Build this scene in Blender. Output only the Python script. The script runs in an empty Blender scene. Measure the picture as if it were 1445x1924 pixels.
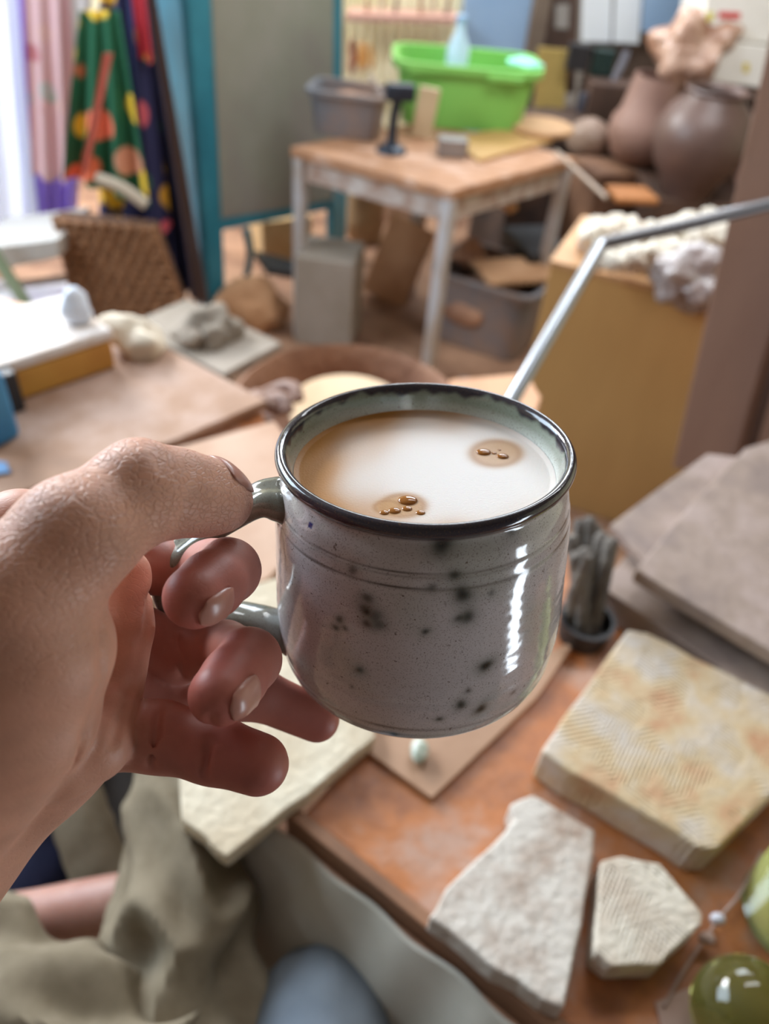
import bpy, bmesh, math, random
import numpy as np
from mathutils import Vector, Matrix, noise
random.seed(7)
C = bpy.context.scene.collection
# ------------------------------------------------------------------ camera
F, CX, CY, H = 1445.0, 722.5, 962.0, 1.3
_u = Vector((.0756, .7454, .6624)).normalized()
_f = Vector((0, 0, -1)); _y = (_f - _u*_f.dot(_u)).normalized(); _x = _y.cross(_u)
R3 = Matrix((_x, _y, _u))                      # camera axes -> world axes
cam = bpy.data.objects.new('camera', bpy.data.cameras.new('camera')); C.objects.link(cam)
MW = Matrix.Translation((0, 0, H)) @ R3.to_4x4()
cam.matrix_world = MW
cam.data.sensor_fit = 'VERTICAL'; cam.data.sensor_height = 36; cam.data.lens = F/1924*36
cam.data.clip_start = .01
cam.data.dof.use_dof = True; cam.data.dof.focus_distance = .222; cam.data.dof.aperture_fstop = 8.2
bpy.context.scene.camera = cam
# ------------------------------------------------------------------ light
sc = bpy.context.scene
sc.view_settings.view_transform = 'Standard'; sc.view_settings.look = 'None'
sc.view_settings.gamma = 1; sc.view_settings.exposure = 0.15
w = bpy.data.worlds.new('daylight'); sc.world = w; w.use_nodes = True
nt = w.node_tree; bg = nt.nodes['Background']
tc = nt.nodes.new('ShaderNodeTexCoord'); sp = nt.nodes.new('ShaderNodeSeparateXYZ'); cr = nt.nodes.new('ShaderNodeValToRGB')
nt.links.new(tc.outputs['Generated'], sp.inputs[0]); nt.links.new(sp.outputs[2], cr.inputs[0]); nt.links.new(cr.outputs[0], bg.inputs[0])
cr.color_ramp.elements[0].position = 0; cr.color_ramp.elements[0].color = (.30, .26, .22, 1)
cr.color_ramp.elements[1].position = .9; cr.color_ramp.elements[1].color = (.62, .66, .74, 1)
bg.inputs[1].default_value = .62
def area(name, loc, to, sx, sy, power, col):
    l = bpy.data.lights.new(name, 'AREA'); l.shape = 'RECTANGLE'; l.size = sx; l.size_y = sy; l.energy = power; l.color = col
    o = bpy.data.objects.new(name, l); C.objects.link(o); o.location = loc
    o.rotation_euler = (Vector(to)-Vector(loc)).to_track_quat('-Z', 'Y').to_euler(); return o
area('window_daylight', (-1.9, 1.3, 1.75), (0, .7, .8), 1.3, 1.1, 52, (.68, .84, 1))
area('mug_streak_lamp', (1.28, -.18, .52), (0, -.1, .8), .20, .80, 6.5, (.80, .90, 1))  # added lamp, placed so the mug mirrors a bright streak
area('back_window_daylight', (.45, 3.45, 2.05), (.1, .4, .85), 1.5, .7, 42, (.82, .91, 1))
area('back_fill_lamp', (.6, 1.75, 2.4), (.5, 2.8, .3), 1.3, .9, 42, (.92, .96, 1))  # added fill lamp for the back wall and coffee; the ceiling is closed
area('yard_daylight', (-2.4, 3.4, 2.3), (-1.7, 2.6, .2), 1.2, 1.2, 190, (.95, .98, 1))
# ------------------------------------------------------------------ helpers
def cp(px, py, d):                              # photo pixel + depth -> camera axes
    return Vector(((px-CX)/F*d, -(py-CY)/F*d, -d))
def wp(px, py, d): return MW @ cp(px, py, d)
def ray(px, py): return R3 @ Vector(((px-CX)/F, -(py-CY)/F, -1))
def onz(px, py, z):
    r = ray(px, py); t = (z-H)/r.z; return Vector((r.x*t, r.y*t, z))
def ony(px, py, Y):
    r = ray(px, py); t = Y/r.y; return Vector((r.x*t, Y, H+r.z*t))
def onv(px, py, A, B):                          # on the vertical plane through A and B
    r = ray(px, py); dx, dy = B[0]-A[0], B[1]-A[1]
    t = (A[0]*dy-A[1]*dx)/(r.x*dy-r.y*dx); return Vector((r.x*t, r.y*t, H+r.z*t))
def dep(P): return -(R3.transposed() @ (Vector(P)-Vector((0, 0, H)))).z
def s2l(c): return tuple(((v/255)/12.92 if v/255 <= .04045 else ((v/255+.055)/1.055)**2.4) for v in c)+(1,)
def mat(name, c1, c2=None, scale=8, rough=.6, bump=0, bscale=None, metal=0, lo=.35, hi=.65, stretch=None, sss=0, alpha=1, trans=0, sheen=0, c3=None):
    m = bpy.data.materials.new(name); m.use_nodes = True; n = m.node_tree; b = n.nodes['Principled BSDF']
    b.inputs['Roughness'].default_value = rough; b.inputs['Metallic'].default_value = metal
    b.inputs['Base Color'].default_value = s2l(c1)
    t = n.nodes.new('ShaderNodeTexCoord'); src = t.outputs['Object']
    if stretch:
        mp = n.nodes.new('ShaderNodeMapping'); mp.inputs['Scale'].default_value = stretch; n.links.new(src, mp.inputs[0]); src = mp.outputs[0]
    if c2:
        no = n.nodes.new('ShaderNodeTexNoise'); no.inputs['Scale'].default_value = scale; no.inputs['Detail'].default_value = 6; no.inputs['Roughness'].default_value = .6
        n.links.new(src, no.inputs['Vector'])
        r = n.nodes.new('ShaderNodeValToRGB'); r.color_ramp.elements[0].position = lo; r.color_ramp.elements[1].position = hi
        r.color_ramp.elements[0].color = s2l(c1); r.color_ramp.elements[1].color = s2l(c2)
        if c3:
            e = r.color_ramp.elements.new((lo+hi)/2); e.color = s2l(c3)
        n.links.new(no.outputs[0], r.inputs[0]); n.links.new(r.outputs[0], b.inputs['Base Color'])
    if bump:
        nb = n.nodes.new('ShaderNodeTexNoise'); nb.inputs['Scale'].default_value = bscale or scale*5; nb.inputs['Detail'].default_value = 8
        n.links.new(src, nb.inputs['Vector'])
        bp = n.nodes.new('ShaderNodeBump'); bp.inputs['Strength'].default_value = bump; bp.inputs['Distance'].default_value = .01
        n.links.new(nb.outputs[0], bp.inputs['Height']); n.links.new(bp.outputs[0], b.inputs['Normal'])
    if sss:
        b.inputs['Subsurface Weight'].default_value = sss; b.inputs['Subsurface Scale'].default_value = .006; b.inputs['Subsurface Radius'].default_value = (1, .35, .2)
    if trans:
        b.inputs['Transmission Weight'].default_value = trans; b.inputs['IOR'].default_value = 1.45
    if sheen: b.inputs['Sheen Weight'].default_value = sheen
    return m
def obj(name, bm, m, parent=None, smooth=True, bevel=0, segs=3):
    bmesh.ops.recalc_face_normals(bm, faces=bm.faces)
    me = bpy.data.meshes.new(name); bm.to_mesh(me); bm.free()
    if smooth:
        for p in me.polygons: p.use_smooth = True
    o = bpy.data.objects.new(name, me); C.objects.link(o)
    for mm in (m if isinstance(m, (list, tuple)) else [m]): me.materials.append(mm)
    if parent: o.parent = parent; o.matrix_parent_inverse = parent.matrix_world.inverted()
    if bevel:
        md = o.modifiers.new('bevel', 'BEVEL'); md.width = bevel; md.segments = segs; md.limit_method = 'ANGLE'; md.angle_limit = math.radians(35)
    if smooth:
        try:
            me.set_sharp_from_angle(angle=math.radians(40))
        except Exception: pass
    return o
def tag(o, label, cat, group=None, kind=None):
    o['label'] = label; o['category'] = cat
    if group: o['group'] = group
    if kind: o['kind'] = kind
    return o
def thing(name, label, cat, loc=(0, 0, 0), group=None):
    o = bpy.data.objects.new(name, None); C.objects.link(o); o.location = loc; o.matrix_world = Matrix.Translation(loc)
    o.empty_display_size = .05
    return tag(o, label, cat, group)
def struct(o): o['kind'] = 'structure'; return o
def smooth_poly(pts, n=4, amp=.002, seed=0):    # broken, irregular outline
    out = []; k = len(pts)
    for i in range(k):
        a, b = Vector(pts[i]), Vector(pts[(i+1) % k]); d = (b-a); nrm = Vector((-d.y, d.x, 0)).normalized()
        for j in range(n):
            t = j/n; q = a+d*t
            s = noise.noise(Vector((q.x*40+seed, q.y*40, seed)))*amp*2*(0.6 if j == 0 else 1)
            out.append(q+nrm*s)
    return out
def prism(pts, th, bm=None):                    # outline at the top, extruded down
    bm = bm or bmesh.new(); a = [bm.verts.new(p) for p in pts]; b = [bm.verts.new((p[0], p[1], p[2]-th)) for p in pts]
    k = len(a); bm.faces.new(a); bm.faces.new(b[::-1])
    for i in range(k): bm.faces.new((a[i], b[i], b[(i+1) % k], a[(i+1) % k]))
    return bm
def vprism(pts, off, bm=None):                  # outline in a vertical plane pushed by vector off
    bm = bm or bmesh.new(); a = [bm.verts.new(p) for p in pts]; b = [bm.verts.new(Vector(p)+Vector(off)) for p in pts]
    k = len(a); bm.faces.new(a); bm.faces.new(b[::-1])
    for i in range(k): bm.faces.new((a[i], b[i], b[(i+1) % k], a[(i+1) % k]))
    return bm
def box(c, sx, sy, sz, rot=0, taper=1, bm=None, tilt=None):   # c = centre of the base, taper = bottom/top size
    bm = bm or bmesh.new(); R = Matrix.Rotation(rot, 3, 'Z'); c = Vector(c)
    if tilt is not None: R = R @ tilt
    vs = []
    for z, k in ((0, taper), (sz, 1)):
        for x, y in ((-1, -1), (1, -1), (1, 1), (-1, 1)): vs.append(bm.verts.new(c+R @ Vector((x*sx/2*k, y*sy/2*k, z))))
    for f in ((3, 2, 1, 0), (4, 5, 6, 7), (0, 1, 5, 4), (1, 2, 6, 5), (2, 3, 7, 6), (3, 0, 4, 7)): bm.faces.new([vs[i] for i in f])
    return bm
def tub(c, sx, sy, sz, rot=0, taper=.8, wall=.006, rim=.015, rimh=.012):   # open container with an out-turned rim, rounded corners
    bm = bmesh.new(); R = Matrix.Rotation(rot, 3, 'Z'); c = Vector(c); N = 40
    def loop(z, k, off):
        L = []
        for i in range(N):
            t = 2*math.pi*i/N; e = .35
            x = math.copysign(abs(math.cos(t))**e, math.cos(t)); y = math.copysign(abs(math.sin(t))**e, math.sin(t))
            L.append(bm.verts.new(c+R @ Vector((x*(sx/2*k+off), y*(sy/2*k+off), z))))
        return L
    prof = [(0, taper, -wall*3), (0.004, taper, 0), (sz-rimh-.002, 1, -.003), (sz-rimh, 1, rim), (sz, 1, rim), (sz, 1, -wall), (.01, taper, -wall)]
    Ls = [loop(*p) for p in prof]
    bm.faces.new(Ls[0][::-1]); bm.faces.new(Ls[-1])
    for a, b in zip(Ls, Ls[1:]):
        for i in range(N): bm.faces.new((a[i], a[(i+1) % N], b[(i+1) % N], b[i]))
    return bm
def lathe(prof, c=(0, 0, 0), n=48, M=None, bm=None):
    bm = bm or bmesh.new(); c = Vector(c); M = M or Matrix.Identity(3); Ls = []
    for r, z in prof:
        if r < 1e-6: Ls.append([bm.verts.new(c+M @ Vector((0, 0, z)))])
        else: Ls.append([bm.verts.new(c+M @ Vector((r*math.cos(2*math.pi*i/n), r*math.sin(2*math.pi*i/n), z))) for i in range(n)])
    for a, b in zip(Ls, Ls[1:]):
        for i in range(n):
            j = (i+1) % n
            if len(a) == 1 and len(b) == 1: continue
            if len(a) == 1: bm.faces.new((a[0], b[j], b[i]))
            elif len(b) == 1: bm.faces.new((a[i], a[j], b[0]))
            else: bm.faces.new((a[i], a[j], b[j], b[i]))
    return bm
def tube(pts, rad, n=12, bm=None, sub=6, flat=None, fold=0, seed=0, cap=True, fscale=14):
    """sweep along a smoothed path; rad = number or list; fold = cloth folds"""
    bm = bm or bmesh.new(); pts = [Vector(p) for p in pts]
    if not isinstance(rad, (list, tuple)): rad = [rad]*len(pts)
    P, Rr = [], []
    for i in range(len(pts)-1):
        p0, p1, p2, p3 = pts[max(i-1, 0)], pts[i], pts[i+1], pts[min(i+2, len(pts)-1)]
        for j in range(sub):
            t = j/sub
            P.append(.5*((2*p1)+(-p0+p2)*t+(2*p0-5*p1+4*p2-p3)*t*t+(-p0+3*p1-3*p2+p3)*t**3)); Rr.append(rad[i]*(1-t)+rad[i+1]*t)
    P.append(pts[-1]); Rr.append(rad[-1])
    up = Vector((0, 0, 1)); Ls = []
    for i, p in enumerate(P):
        d = (P[min(i+1, len(P)-1)]-P[max(i-1, 0)]).normalized()
        if abs(d.dot(up)) > .98: up = Vector((0, 1, 0))
        s = d.cross(up).normalized(); v = s.cross(d).normalized(); L = []
        for k in range(n):
            a = 2*math.pi*k/n; r = Rr[i]
            q = s*math.cos(a)*(flat or 1)+v*math.sin(a)
            if fold:
                c = p+q*r; f1 = noise.noise(c*fscale+Vector((seed, 0, 0))); f2 = noise.noise(c*fscale*2.3+Vector((0, seed, 0)))
                g1 = noise.noise(Vector((math.cos(a)*1.1+seed, math.sin(a)*1.1, i/len(P)*fscale*.55+.5*math.sin(a+seed))))
                g2 = noise.noise(Vector((math.cos(a)*2.2, math.sin(a)*2.2+seed, i/len(P)*fscale*1.1)))
                r = r*(1+fold*(.8-math.sqrt(g1*g1+.012)*3.2)+fold*.4*g2+fold*.15*f2)
            L.append(bm.verts.new(p+q*r))
        Ls.append(L); up = v
    for a, b in zip(Ls, Ls[1:]):
        for i in range(n): bm.faces.new((a[i], a[(i+1) % n], b[(i+1) % n], b[i]))
    if cap: bm.faces.new(Ls[0][::-1]); bm.faces.new(Ls[-1])
    return bm
def lump(c, rx, ry, rz, amp=.25, fs=12, seed=0, sub=4, M=None):
    bm = bmesh.new(); bmesh.ops.create_icosphere(bm, subdivisions=sub, radius=1); M = M or Matrix.Identity(3)
    for v in bm.verts:
        p = v.co.copy(); q = Vector((p.x*rx, p.y*ry, p.z*rz))
        k = 1+amp*noise.noise(q*fs+Vector((seed, seed*2.1, 0)))*1.6+amp*.4*noise.noise(q*fs*3+Vector((seed, 0, 9)))
        v.co = Vector(c)+M @ (q*k)
    return bm
def sheet(TL, TR, BL, BR, nx=60, ny=40, amp=.02, waves=6, nrm=(0, -1, 0), th=.004, seed=0, sag=None):
    """hanging cloth with vertical folds and real thickness"""
    bm = bmesh.new(); TL, TR, BL, BR = map(Vector, (TL, TR, BL, BR)); nrm = Vector(nrm)
    def P(u, v):
        p = (TL*(1-u)+TR*u)*(1-v)+(BL*(1-u)+BR*u)*v
        a = amp*(.2+.8*v)*(math.sin(u*waves*6.283+seed+2*v*math.sin(seed))+.8*noise.noise(Vector((u*waves*1.3, v*1.5, seed))))
        p = p+nrm*a
        if sag and v > .9: p.z += sag*noise.noise(Vector((u*5, seed, 0)))*(v-.9)*10
        return p
    g = [[[bm.verts.new(P(i/nx, j/ny)+nrm*s*th/2) for i in range(nx+1)] for j in range(ny+1)] for s in (1, -1)]
    for s in (0, 1):
        for j in range(ny):
            for i in range(nx): bm.faces.new((g[s][j][i], g[s][j][i+1], g[s][j+1][i+1], g[s][j+1][i]))
    for j in range(ny):
        for i in (0, nx): bm.faces.new((g[0][j][i], g[0][j+1][i], g[1][j+1][i], g[1][j][i]))
    for i in range(nx):
        for j in (0, ny): bm.faces.new((g[0][j][i], g[0][j][i+1], g[1][j][i+1], g[1][j][i]))
    return bm
U = Vector((.838, -.545, 0)); V = Vector((.545, .838, 0))     # bench directions
# ------------------------------------------------------------------ materials
M_ = {}
M_['floor'] = mat('floor_clay_dust', (112, 78, 58), (168, 128, 100), 5, .8, .3)
M_['cream_wall'] = mat('cream_corrugated', (232, 222, 178), (244, 238, 208), 3, .7)
M_['blue_panel'] = mat('pale_blue_paint', (142, 172, 206), (156, 184, 214), 2, .6)
M_['dark_wood'] = mat('dark_brown_wood', (66, 48, 40), (96, 72, 60), 6, .6, .2, stretch=(1, 1, .15))
M_['teal'] = mat('teal_paint', (30, 104, 122), (44, 124, 142), 6, .5, .1)
M_['grey_screen'] = mat('grey_screen_fabric', (128, 120, 112), (146, 140, 130), 2, .7, c3=(134, 132, 118))
M_['white'] = mat('white_cloth', (236, 238, 244), None, rough=.8)
M_['purple'] = mat('purple_cloth', (150, 122, 212), (166, 138, 224), 5, .8)
M_['navy'] = mat('navy_cloth', (22, 26, 56), (38, 42, 78), 10, .8)
M_['khaki'] = mat('khaki_cloth', (112, 100, 80), (134, 122, 102), 30, .9, .25, 900)
M_['beige'] = mat('beige_canvas', (196, 192, 178), (212, 208, 196), 12, .9, .2, 600)
M_['greyblue'] = mat('grey_blue_denim', (116, 126, 138), (134, 144, 154), 16, .9, .2, 700)
M_['darkgrey'] = mat('dark_grey_cloth', (62, 60, 60), (78, 76, 76), 16, .9)
M_['darkplastic'] = mat('black_plastic', (28, 27, 30), (44, 42, 44), 6, .5)
M_['dusty_dark'] = mat('dusty_dark_plastic', (42, 38, 42), (98, 76, 64), 7, .7, .2)
M_['greyplastic'] = mat('clay_smeared_grey_plastic', (112, 114, 120), (150, 122, 104), 5, .5, .15)
M_['green'] = mat('green_plastic', (124, 188, 88), (134, 198, 98), 3, .4)
M_['tablewood'] = mat('worn_table_wood', (160, 118, 90), (196, 160, 138), 9, .7, .25, stretch=(1, 3, 1), c3=(176, 128, 92))
M_['rail'] = mat('chipped_white_metal', (204, 196, 190), (160, 126, 106), 22, .5, .2)
M_['leg'] = mat('dull_steel', (186, 184, 186), (168, 152, 138), 8, .45)
M_['ply'] = mat('golden_plywood', (198, 156, 98), (180, 138, 84), 3, .45, .05, stretch=(1, 1, .2))
M_['plyedge'] = mat('pale_ply_edge', (204, 160, 116), (186, 142, 100), 10, .6)
M_['plank'] = mat('pinkish_brown_plank', (176, 140, 124), (192, 156, 138), 5, .6, .15, stretch=(1, 1, .2))
M_['clay_dark'] = mat('leather_hard_brown_clay', (92, 70, 62), (104, 80, 72), 8, .42, .05)
M_['clay'] = mat('brown_clay', (132, 90, 66), (172, 128, 100), 10, .7, .5)
M_['boards'] = mat('clay_stained_board', (146, 114, 94), (188, 158, 142), 7, .7, .2, c3=(166, 130, 106))
M_['boards2'] = mat('pale_tan_board', (184, 144, 118), (206, 174, 152), 6, .7, .15)
M_['bench'] = mat('orange_brown_bench', (146, 92, 62), (178, 140, 120), 12, .45, .15, lo=.36, hi=.62, c3=(180, 112, 64))
M_['bench2'] = mat('thin_tan_board', (170, 132, 104), (184, 146, 118), 9, .55, .1)
M_['greyboard'] = mat('grey_pink_board', (140, 122, 114), (172, 152, 144), 11, .65, .2, lo=.38, hi=.62, c3=(158, 138, 126))
M_['plaster'] = mat('white_plaster', (212, 204, 194), (170, 148, 132), 24, .8, .3, 120, lo=.42, hi=.66)
M_['plaster2'] = mat('tan_stained_plaster', (206, 194, 182), (190, 140, 104), 16, .8, .16, 150, lo=.36, hi=.68, c3=(202, 178, 142))
M_['cream_plaster'] = mat('cream_plaster', (222, 212, 190), (206, 190, 164), 16, .8, .3, 120)
M_['steel'] = mat('bright_steel', (176, 182, 190), None, rough=.28, metal=.7)
M_['wicker'] = mat('brown_wicker', (130, 88, 56), (156, 110, 74), 30, .7, .6, 60)
M_['yellow'] = mat('yellow_pine', (206, 154, 66), (186, 128, 50), 8, .55, .1, stretch=(.2, 1, 1))
M_['blue'] = mat('blue_plastic', (38, 112, 164), (60, 136, 184), 8, .45)
M_['bag'] = mat('brown_paper_in_plastic', (150, 106, 82), (206, 172, 152), 16, .18, .7, 30)
M_['plasticbag'] = mat('pale_plastic_bag', (186, 180, 180), (120, 98, 90), 22, .12, .8, 20)
M_['card'] = mat('white_cardboard', (242, 238, 230), (232, 226, 216), 5, .7)
M_['cardboard'] = mat('brown_cardboard', (176, 130, 92), (196, 152, 114), 7, .8, .2)
M_['grey_ply'] = mat('grey_board', (142, 130, 116), (154, 142, 130), 8, .8)
M_['tool'] = mat('dry_clay_on_tools', (128, 120, 112), (92, 84, 78), 40, .8, .5, 120)
M_['paper'] = mat('white_paper', (232, 236, 240), None, rough=.7)
M_['cyan'] = mat('pale_cyan_cloth', (140, 222, 190), (160, 232, 206), 8, .8)
M_['olive_metal'] = mat('olive_painted_metal', (112, 124, 92), (124, 134, 104), 8, .5)
M_['ground'] = mat('sunlit_ground', (226, 222, 212), (200, 204, 180), 8, .9)
M_['red'] = mat('red_cloth', (186, 46, 60), None, rough=.8)
M_['rust'] = mat('rust_red_cloth', (164, 74, 56), None, rough=.8)
M_['string'] = mat('pinkish_cord', (186, 160, 150), (160, 134, 122), 60, .8)

def flower_cloth(name, base, cols, scale, radius=.45):
    m = mat(name, base, None, rough=.85); n = m.node_tree; b = n.nodes['Principled BSDF']; t = n.nodes['Texture Coordinate']
    v = n.nodes.new('ShaderNodeTexVoronoi'); v.inputs['Scale'].default_value = scale; n.links.new(t.outputs['Object'], v.inputs['Vector'])
    sep = n.nodes.new('ShaderNodeSeparateColor'); n.links.new(v.outputs['Color'], sep.inputs[0])
    cr = n.nodes.new('ShaderNodeValToRGB'); cr.color_ramp.interpolation = 'CONSTANT'
    e = cr.color_ramp.elements; e[0].position = 0; e[0].color = s2l(cols[0]); e[1].position = 1/len(cols); e[1].color = s2l(cols[1])
    for i in range(2, len(cols)): q = e.new(i/len(cols)); q.color = s2l(cols[i])
    n.links.new(sep.outputs[0], cr.inputs[0])
    st = n.nodes.new('ShaderNodeMapRange'); st.inputs['From Min'].default_value = radius; st.inputs['From Max'].default_value = radius+.08
    st.inputs['To Min'].default_value = 1; st.inputs['To Max'].default_value = 0; n.links.new(v.outputs['Distance'], st.inputs[0])
    mx = n.nodes.new('ShaderNodeMix'); mx.data_type = 'RGBA'; mx.inputs[6].default_value = s2l(base)
    n.links.new(st.outputs[0], mx.inputs[0]); n.links.new(cr.outputs[0], mx.inputs[7]); n.links.new(mx.outputs[2], b.inputs['Base Color'])
    return m
M_['fruit'] = flower_cloth('fruit_print', (26, 92, 62), [(226, 110, 72), (236, 188, 46), (214, 150, 120), (40, 70, 120), (232, 120, 90), (26, 92, 62), (240, 200, 60)], 11, .4)
M_['dark_fruit'] = flower_cloth('dark_fruit_print', (38, 40, 80), [(236, 188, 46), (214, 96, 110), (232, 180, 60), (60, 110, 80)], 9, .36)
M_['pinkfloral'] = flower_cloth('pink_floral', (218, 178, 180), [(186, 186, 182), (222, 182, 176), (190, 120, 126), (160, 176, 164)], 14, .3)

exec_parts = []
# ================================================================== SETTING
def slab_obj(name, pts, z, th, m, **k): return obj(name, prism(pts, th), m, smooth=False, **k)
struct(obj('floor', prism([Vector(p) for p in ((-2.0, -1, 0), (3.2, -1, 0), (3.2, 4.2, 0), (-2.0, 4.2, 0))], .05), M_['floor'], smooth=False))
struct(obj('ground', prism([Vector(p) for p in ((-6, -1, -.02), (-2.01, -1, -.02), (-2.01, 6, -.02), (-6, 6, -.02))], .05), M_['ground'], smooth=False))
# back wall: corrugated cream cladding, pale blue panel, dark brown boarding on the right
YB = 3.7
bm = bmesh.new()
x0, x1 = -.45, .46; n = 150
A = [(x0+(x1-x0)*i/n, YB+.010*math.sin(i/n*2*math.pi*22)) for i in range(n+1)]
for (xa, ya), (xb, yb) in zip(A, A[1:]):
    q = [bm.verts.new(p) for p in ((xa, ya, 0), (xb, yb, 0), (xb, yb, 2.4), (xa, ya, 2.4))]; bm.faces.new(q)
    q = [bm.verts.new(p) for p in ((xa, ya+.02, 0), (xb, yb+.02, 0), (xb, yb+.02, 2.4), (xa, ya+.02, 2.4))]; bm.faces.new(q)
struct(obj('wall_back', bm, M_['cream_wall'], smooth=False))
struct(obj('wall_back', box((-1.05, YB+.06, 0), 1.25, .05, 2.4), M_['cream_wall'], smooth=False))
pa = ony(860, 95, YB-.03); pb = ony(985, 95, YB-.03)
struct(obj('trim_1', box(((pa.x+pb.x)/2, YB-.02, .0), pb.x-pa.x, .03, 2.2), M_['blue_panel'], smooth=False, bevel=.003))
pc = ony(1018, 95, YB-.06)
struct(obj('trim_2', box(((pc.x+pb.x)/2, YB-.05, 0), pc.x-pb.x, .07, 2.2), mat('brown_post', (104, 88, 76), (120, 104, 90), 6, .6), smooth=False, bevel=.004))
struct(obj('wall_back', box((1.75, YB+.02, 0), 2.2, .05, 2.4), mat('brown_boarding', (92, 70, 56), (124, 104, 90), 3, .7), smooth=False))
struct(obj('ceiling', prism([Vector(p) for p in ((-2.0, -1.2, 2.5), (3.2, -1.2, 2.5), (3.2, 3.8, 2.5), (-2.0, 3.8, 2.5))], .05), mat('ceiling_boards', (150, 140, 130), (164, 154, 144), 4, .8), smooth=False))
struct(obj('wall_front', box((.6, -1.15, 0), 5.2, .06, 2.45), mat('brown_front_wall', (84, 74, 68), (98, 86, 80), 4, .8), smooth=False))
struct(obj('wall_left', box((-2.02, -.2, 0), .06, 1.9, 2.45), M_['cream_wall'], smooth=False))
struct(obj('wall_right', box((3.0, 1.6, 0), .06, 4.4, 2.4), M_['cream_wall'], smooth=False))

# ================================================================== LEFT: curtains, aprons
def hang(name, label, cat, px, Y, m, amp=.02, waves=4, seed=0, th=.004, zt=None, group=None, parent=None, nx=60, sag=.03):
    (a, b, c, d) = px                            # TL TR BL BR in pixels
    P = [ony(*p, Y) for p in (a, b, c, d)]
    o = obj(name, sheet(*P, amp=amp, waves=waves, seed=seed, th=th, nx=nx, sag=sag), m, parent)
    if not parent: tag(o, label, cat, group)
    return o
mc = mat('sheer_white_curtain', (244, 246, 252), None, rough=.9)
n_ = mc.node_tree; b_ = n_.nodes['Principled BSDF']; tr = n_.nodes.new('ShaderNodeBsdfTranslucent'); tr.inputs[0].default_value = (.9, .93, 1, 1)
ms = n_.nodes.new('ShaderNodeMixShader'); ms.inputs[0].default_value = .6; n_.links.new(b_.outputs[0], ms.inputs[1]); n_.links.new(tr.outputs[0], ms.inputs[2]); n_.links.new(ms.outputs[0], n_.nodes['Material Output'].inputs[0])
hang('curtain', 'bright white sheer curtain glowing with daylight at the far left', 'curtain', ((-420, -180), (20, -180), (-300, 440), (78, 445)), 2.55, mc, .03, 7, 1)
hang('purple_curtain', 'purple curtain hanging beside the bright white one', 'curtain', ((-30, -180), (170, -180), (52, 428), (140, 422)), 2.62, M_['purple'], .02, 4, 2)
hang('apron', 'pink floral apron hanging in front of the purple curtain', 'apron', ((40, -160), (150, -160), (60, 330), (172, 345)), 2.35, M_['pinkfloral'], .018, 3, 3)
hang('apron', 'pale grey cloth strip hanging between the pink and fruit print aprons', 'cloth', ((128, -160), (170, -160), (140, 160), (172, 160)), 2.30, mat('pale_grey_cloth', (196, 184, 180), None, rough=.9), .008, 1, 3)
hang('apron', 'navy apron hanging to the floor beside the teal screen', 'apron', ((190, -170), (262, -170), (262, 520), (372, 560)), 2.30, M_['navy'], .03, 4, 5)
hang('apron', 'dark blue apron with yellow and pink fruit print', 'apron', ((185, -120), (258, -120), (185, 450), (320, 425)), 2.22, M_['dark_fruit'], .02, 3, 6)
hang('apron', 'green apron printed with orange and yellow fruit', 'apron', ((150, 20), (225, 20), (120, 335), (285, 385)), 2.15, M_['fruit'], .02, 3, 7)
hang('apron_strap', 'rust red apron strap running down the fruit print apron', 'strap', ((195, 100), (212, 100), (152, 320), (166, 322)), 2.09, M_['rust'], .003, 1, 8)
hang('red_cloth', 'red cloth strip hanging at the top beside the navy apron', 'cloth', ((232, -120), (262, -120), (262, 110), (284, 110)), 2.20, M_['red'], .006, 2, 9)
hang('brown_strap', 'brown cloth edge hanging along the navy apron and teal screen', 'cloth', ((258, -130), (272, -130), (368, 570), (392, 572)), 2.26, mat('brown_cloth', (92, 74, 70), None, rough=.9), .004, 1, 9)
bm = tube([ony(182, 335, 2.08), ony(228, 352, 2.08), ony(275, 385, 2.08)], .016, n=14)
tag(obj('paintbrush_roll', bm, mat('tan_roll', (176, 160, 140), None, rough=.8)), 'tan rolled cloth tucked at the hem of the green fruit print apron', 'cloth')
# wicker basket: woven slats
bk = thing('wicker_basket', 'brown woven wicker basket under the hanging aprons', 'basket', ony(240, 600, 2.1))
Pq = [ony(*p, 2.12) for p in ((100, 405), (290, 425), (352, 595), (150, 612))]
obj('body', vprism(Pq, (0, .05, 0)), mat('wicker_core', (88, 58, 38), None, rough=.8), bk, smooth=False, bevel=.01)
for i in range(12):
    t = (i+.5)/12; a = Pq[0].lerp(Pq[3], t)+Vector((0, -.006, 0)); b = Pq[1].lerp(Pq[2], t)+Vector((0, -.006, 0))
    pts = [a.lerp(b, k/16)+Vector((0, .006*(1 if (k+i) % 2 else -1), 0)) for k in range(17)]
    obj('weave_strand', tube(pts, .0085, n=8, sub=2), M_['wicker'], bk)
for i in range(9):
    t = i/8; obj('stake', tube([Pq[0].lerp(Pq[1], t), Pq[3].lerp(Pq[2], t)], .006, n=8, sub=2), M_['wicker'], bk)
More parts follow.
